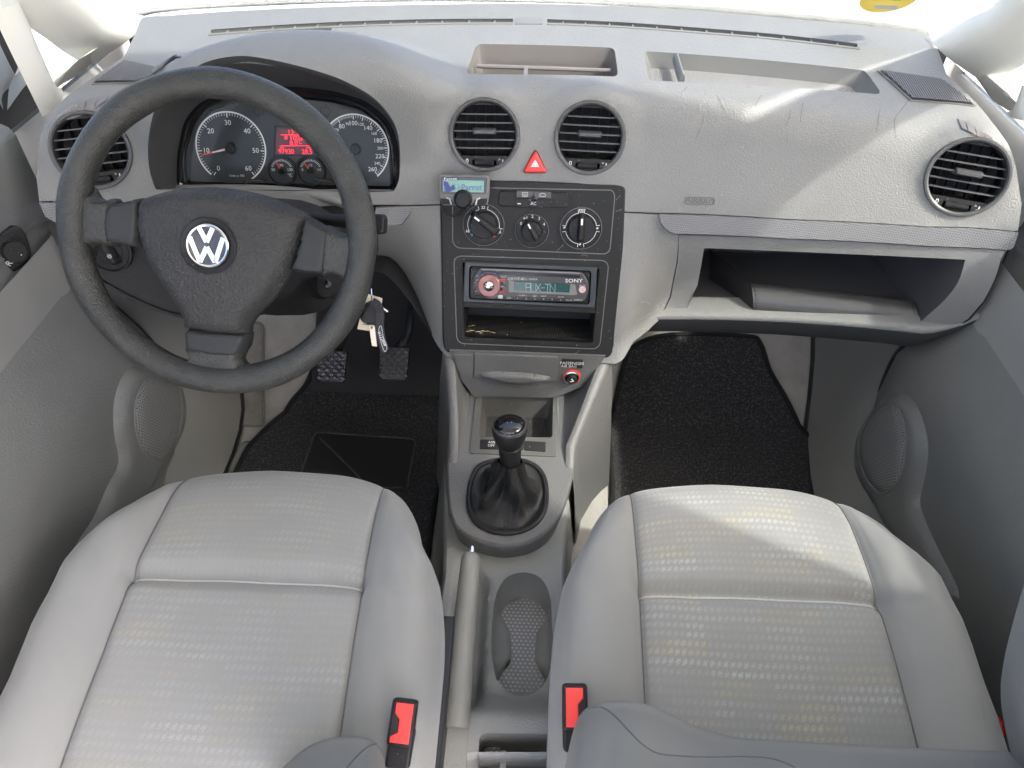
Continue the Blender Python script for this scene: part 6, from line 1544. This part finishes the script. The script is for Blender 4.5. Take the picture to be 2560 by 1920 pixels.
# ------------------------------------------------------------------ windscreen pillars, glass, body
def wsp(P): return P.z - (.79 + 1.0 * (1.37 - .26 * P.x * P.x - P.y))
def whit(p): return hit(p, wsp, .5, 3)
def sidex(z): return .715 - .16 * (z - .78)
def shit(p, s): return hit(p, lambda P: s * P.x - sidex(P.z), .4, 3)
def edge3(pts, n=20):
    Q = spline([tuple(p) for p in pts], 6); Q = [V(x) for x in Q]; d = [0]
    for a, b in zip(Q, Q[1:]): d.append(d[-1] + (b - a).length)
    return [V([np.interp(t, d, [p[k] for p in Q]) for k in range(3)]) for t in np.linspace(0, d[-1], n)]
def band(A, B, bulge, m=8):
    rows = []
    for a, b in zip(A, B): rows.append([tuple(a.lerp(b, t) + V(bulge) * math.sin(math.pi * t)) for t in np.linspace(0, 1, m)])
    return loft(rows)
def dedge(px, off): return [wpt(p) + V(off) for p in onF(px)]
def pillar(s, label, ws_px, q_px, d_px, g_px, post_a, post_b):
    T_ = thing('windscreen_pillar', label, 'windscreen pillar', (s * .66, 1.2, .75), 'cream windscreen pillars')
    Ew = [whit(p) for p in ws_px]; Eq = [shit(p, s) for p in q_px]
    up = V((-s * .10, -.62, .50))            # edges run on upwards out of view, towards the roof
    Ew += [Ew[-1] + (V((s * .57, .64, 1.36)) - Ew[-1]) * t for t in (.5, 1)]; Eq += [V((.665, .87, 1.01)), V((.66, .76, 1.03)), V((.655, .62, 1.10)), V((.65, .48, 1.20))] if s > 0 else [Eq[-1] + (V((s * .64, .48, 1.34)) - Eq[-1]) * t for t in (.5, 1)]  # right rear edge lowered out of view to keep sun off the cheek
    part('pillar_trim', band(edge3(Ew, 26), edge3(Eq, 26), (-s * .035, -.02, .012)), M_PILLAR, T_, world=True, sharp=0)
    Dd = dedge(d_px, (-s * .005, .0, -.005)); G = [shit(p, s) for p in g_px]
    part('pillar_foot', band(edge3(Dd), edge3(G), (-s * .004, 0, .010)), M_PILLAR, T_, world=True, sharp=0)
    part('quarter_post', band(edge3([shit(p, s) - V((s * .006, 0, 0)) for p in post_a]), edge3([shit(p, s) - V((s * .006, 0, 0)) for p in post_b]), (-s * .014, 0, 0)), M_PILLAR, T_, world=True, sharp=0)
    return T_
PL = pillar(-1, 'cream left windscreen pillar with small quarter window beside the driver window', L(q, [(316, 36), (292, 31), (268, 26), (243, 13), (226, 0)]), L(q, [(190, 142), (170, 131), (141, 114), (97, 81), (55, 54), (30, 34)]),
       L(q, [(316, 36), (294, 74), (271, 121), (204, 168), (147, 208), (112, 250)]), L(q, [(190, 142), (188, 147), (181, 153), (152, 172), (124, 190), (82, 250)]),
       L(q, [(-30, 20), (0, 84), (40, 165), (83, 252)]), L(q, [(30, 0), (56, 56), (67, 87), (108, 178), (125, 191)]))
zc2 = lambda pts: L(zC, pts)
PR = pillar(1, 'cream right windscreen pillar with small quarter window at the passenger side', zc2([(1598, 206), (1660, 205), (1745, 180), (1880, 100), (2050, 0)]), zc2([(1982, 545), (2010, 525), (2060, 497), (2212, 415), (2330, 345)]),
       zc2([(1600, 200), (1640, 280), (1708, 470), (1850, 580), (2040, 745), (2130, 860), (2200, 985)]), zc2([(1982, 545), (1976, 575), (1985, 610), (2015, 650), (2130, 722), (2240, 800), (2330, 900)]),
       zc2([(2330, 800), (2300, 700), (2330, 560)]), zc2([(2130, 722), (2180, 700), (2212, 650), (2260, 540)]))
for s, T_ in ((-1, PL), (1, PR)):
    g_ = [V((s * (sidex(z) + .022), y, z)) for y, z in ((1.35, .70), (.10, .70), (.10, 1.34), (.72, 1.34))]
    gl_ = part('quarter_glass', ([tuple(p) for p in g_] + [tuple(p + V((s * .004, 0, 0))) for p in g_], [(0, 1, 2, 3), (7, 6, 5, 4), (0, 4, 5, 1), (1, 5, 6, 2), (2, 6, 7, 3), (3, 7, 4, 0)]), None, T_, world=True, smooth=False)
    m_ = bpy.data.materials.get('window_glass') or bpy.data.materials.new('window_glass')
    if not m_.use_nodes: m_.use_nodes = True; make_glass(m_, (.94, .96, .95), .6)
    gl_.data.materials.append(m_)
# windscreen pane with its lower seal and the yellow sticker
WS = thing('windscreen', 'curved windscreen glass with a dark lower seal along the dashboard', 'windscreen', (0, 1.38, .79))
def wpane(n0):
    rows = []
    for t in np.linspace(-.04, 1, 8): rows.append([(x, 1.375 - .26 * x * x - .59 * t + n0 * .7, .79 + .59 * t + n0 * .7) for x in np.linspace(-.68 + .06 * t, .68 - .06 * t, 21)])
    return rows
a_, b_ = wpane(0), wpane(.005)
part('pane', join(loft(a_), loft([r[::-1] for r in b_])), bpy.data.materials['window_glass'], WS, world=True)
M_SEAL = mat('windscreen_seal', (.20, .205, .19), .6, .3, 300, .001, kind='noise', var=.3, vscale=40, dust=.5)
sp = onF(spline(L(q, [(300, 39), (500, 25), (700, 16), (900, 11), (1130, 9), (1300, 13), (1500, 23), (1750, 45), (2020, 70)]), 4))
_ls = [wpt(p) + V((0, .006, .001)) for p in sp]; _ls = [_ls[0] + (_ls[0] - _ls[1]) * 3] + _ls + [_ls[-1] + (_ls[-1] - _ls[-2]) * 3]
part('lower_seal', tube([tuple(p) for p in _ls], .0045, 8), M_SEAL, WS, world=True)
sc_ = whit(zC(1352, -40)); sn = V((0, -.7, -.7)); SM = frame(sc_ + V((0, -.004, -.004)), V((0, -.7, -.7)), up=V((0, -.7, .7)))
def sl_(pts): return lps(SM, L(zC, pts))
ra = abs(sl_([(1560, -40)])[0][0])
ST = thing('round_sticker', 'round yellow sticker on the windscreen at the top edge of the view', 'sticker', SM)
M_YEL = mat('yellow_sticker', (.80, .62, .10), .5, var=.05)
part('disc', lathe([(ra, 0), (ra, .0005), (.0002, .0006)], 48), M_YEL, ST)
part('printed_box', prism(ccw(sl_([(1252, 30), (1400, 36), (1396, 60), (1255, 52)])), .0002, .0009, 0), M_GREYPRINT, ST, smooth=False)
part('printed_box', prism(ccw(sl_([(1360, -30), (1420, -28), (1418, 2), (1362, 0)])), .0002, .0009, 0), mat('green_print', (.25, .55, .10), .5, var=0), ST, smooth=False)
# car body outside: bonnet, roof, unseen posts and sides shaping the light, dark slab
M_PAINT = mat('white_paint', (.80, .80, .78), .3, var=.02, coat=.4)
BODY = thing('van', 'white van bonnet seen through the windscreen', 'van', (0, 1.9, .5))
rows = []
for t in np.linspace(0, 1, 10): rows.append([(x, 1.46 + .80 * t - .2 * x * x, .775 - .05 * t - .18 * t ** 3 - .06 * x * x) for x in np.linspace(-.78, .78, 13)])
part('bonnet', loft(rows), M_PAINT, BODY, world=True)
part('scuttle', loft([[(x, 1.40 - .26 * x * x + d, .775 - .01 * d) for x in np.linspace(-.72, .72, 13)] for d in (0, .04, .09)]), M_PAINT, BODY, world=True)
rows = []
for y in (.96, .93, .90, .74, .4, 0, -.3, -.6): rows.append([(x, y - .24 * x * x * (y > .5), 1.375 - .055 * abs(x / .62) ** 4 - (max(0, y - .72) * .72)) for x in np.linspace(-.70, .70, 15)])
part('unseen_roof', join(loft(rows), loft([[(p[0], p[1], p[2] + .03) for p in r][::-1] for r in rows])), M_PAINT, BODY, world=True)  # out of view; front stretched and rear cut short to shape the sunlight
for s in (-1, 1):
    part('unseen_shade_post', loft([[(s * x, y, z) for y in (-.10, .36 if s > 0 else -.04)] for x, z in ((.73, .10), (.715, .78), (.64, 1.36))]), M_PILLAR, BODY, world=True)  # out of view; right one widened forward to trim the seat's sun patch
    part('side_panel', loft([[(s * .76, y, z) for y in (1.5, .6, -.1, -1.62)] for z in (-.2, .3, .70)]), M_PAINT, BODY, world=True)
MI = thing('dark_slab', 'dark slab outside the driver window', 'dark slab', (-.86, .85, .8))  # slab fills the dark area outside the driver window
M_MIR = mat('dark_slab_plastic', (.035, .03, .03), .5, var=.15)
mo = [hit(p, lambda P: -P.x - .80, .4, 3) for p in L(q, [(-70, -10), (10, 70), (50, 165), (104, 262), (70, 310), (-70, 360)])]
part('housing', loft([[tuple(p) for p in mo], [tuple(p + V((-.05, .01, 0))) for p in mo], [tuple(p + V((-.12, .03, -.01))) for p in mo]], True), M_MIR, MI, world=True, sharp=60)
P_, T_ = fill([(p.y, p.z) for p in mo]); part('inner_face', ([(-.801, y, z) for y, z in P_], T_), M_MIR, MI, world=True)
# ------------------------------------------------------------------ ground outside
M_GND = mat('pale_concrete', (.58, .57, .55), .9, .3, 60, .01, kind='noise', var=.12, vscale=3)
struct('ground', ([(-60, -60, -.46), (60, -60, -.46), (60, 60, -.46), (-60, 60, -.46)], [(0, 1, 2, 3)]), M_GND, smooth=False)
bpy.data.scenes.remove(TS)
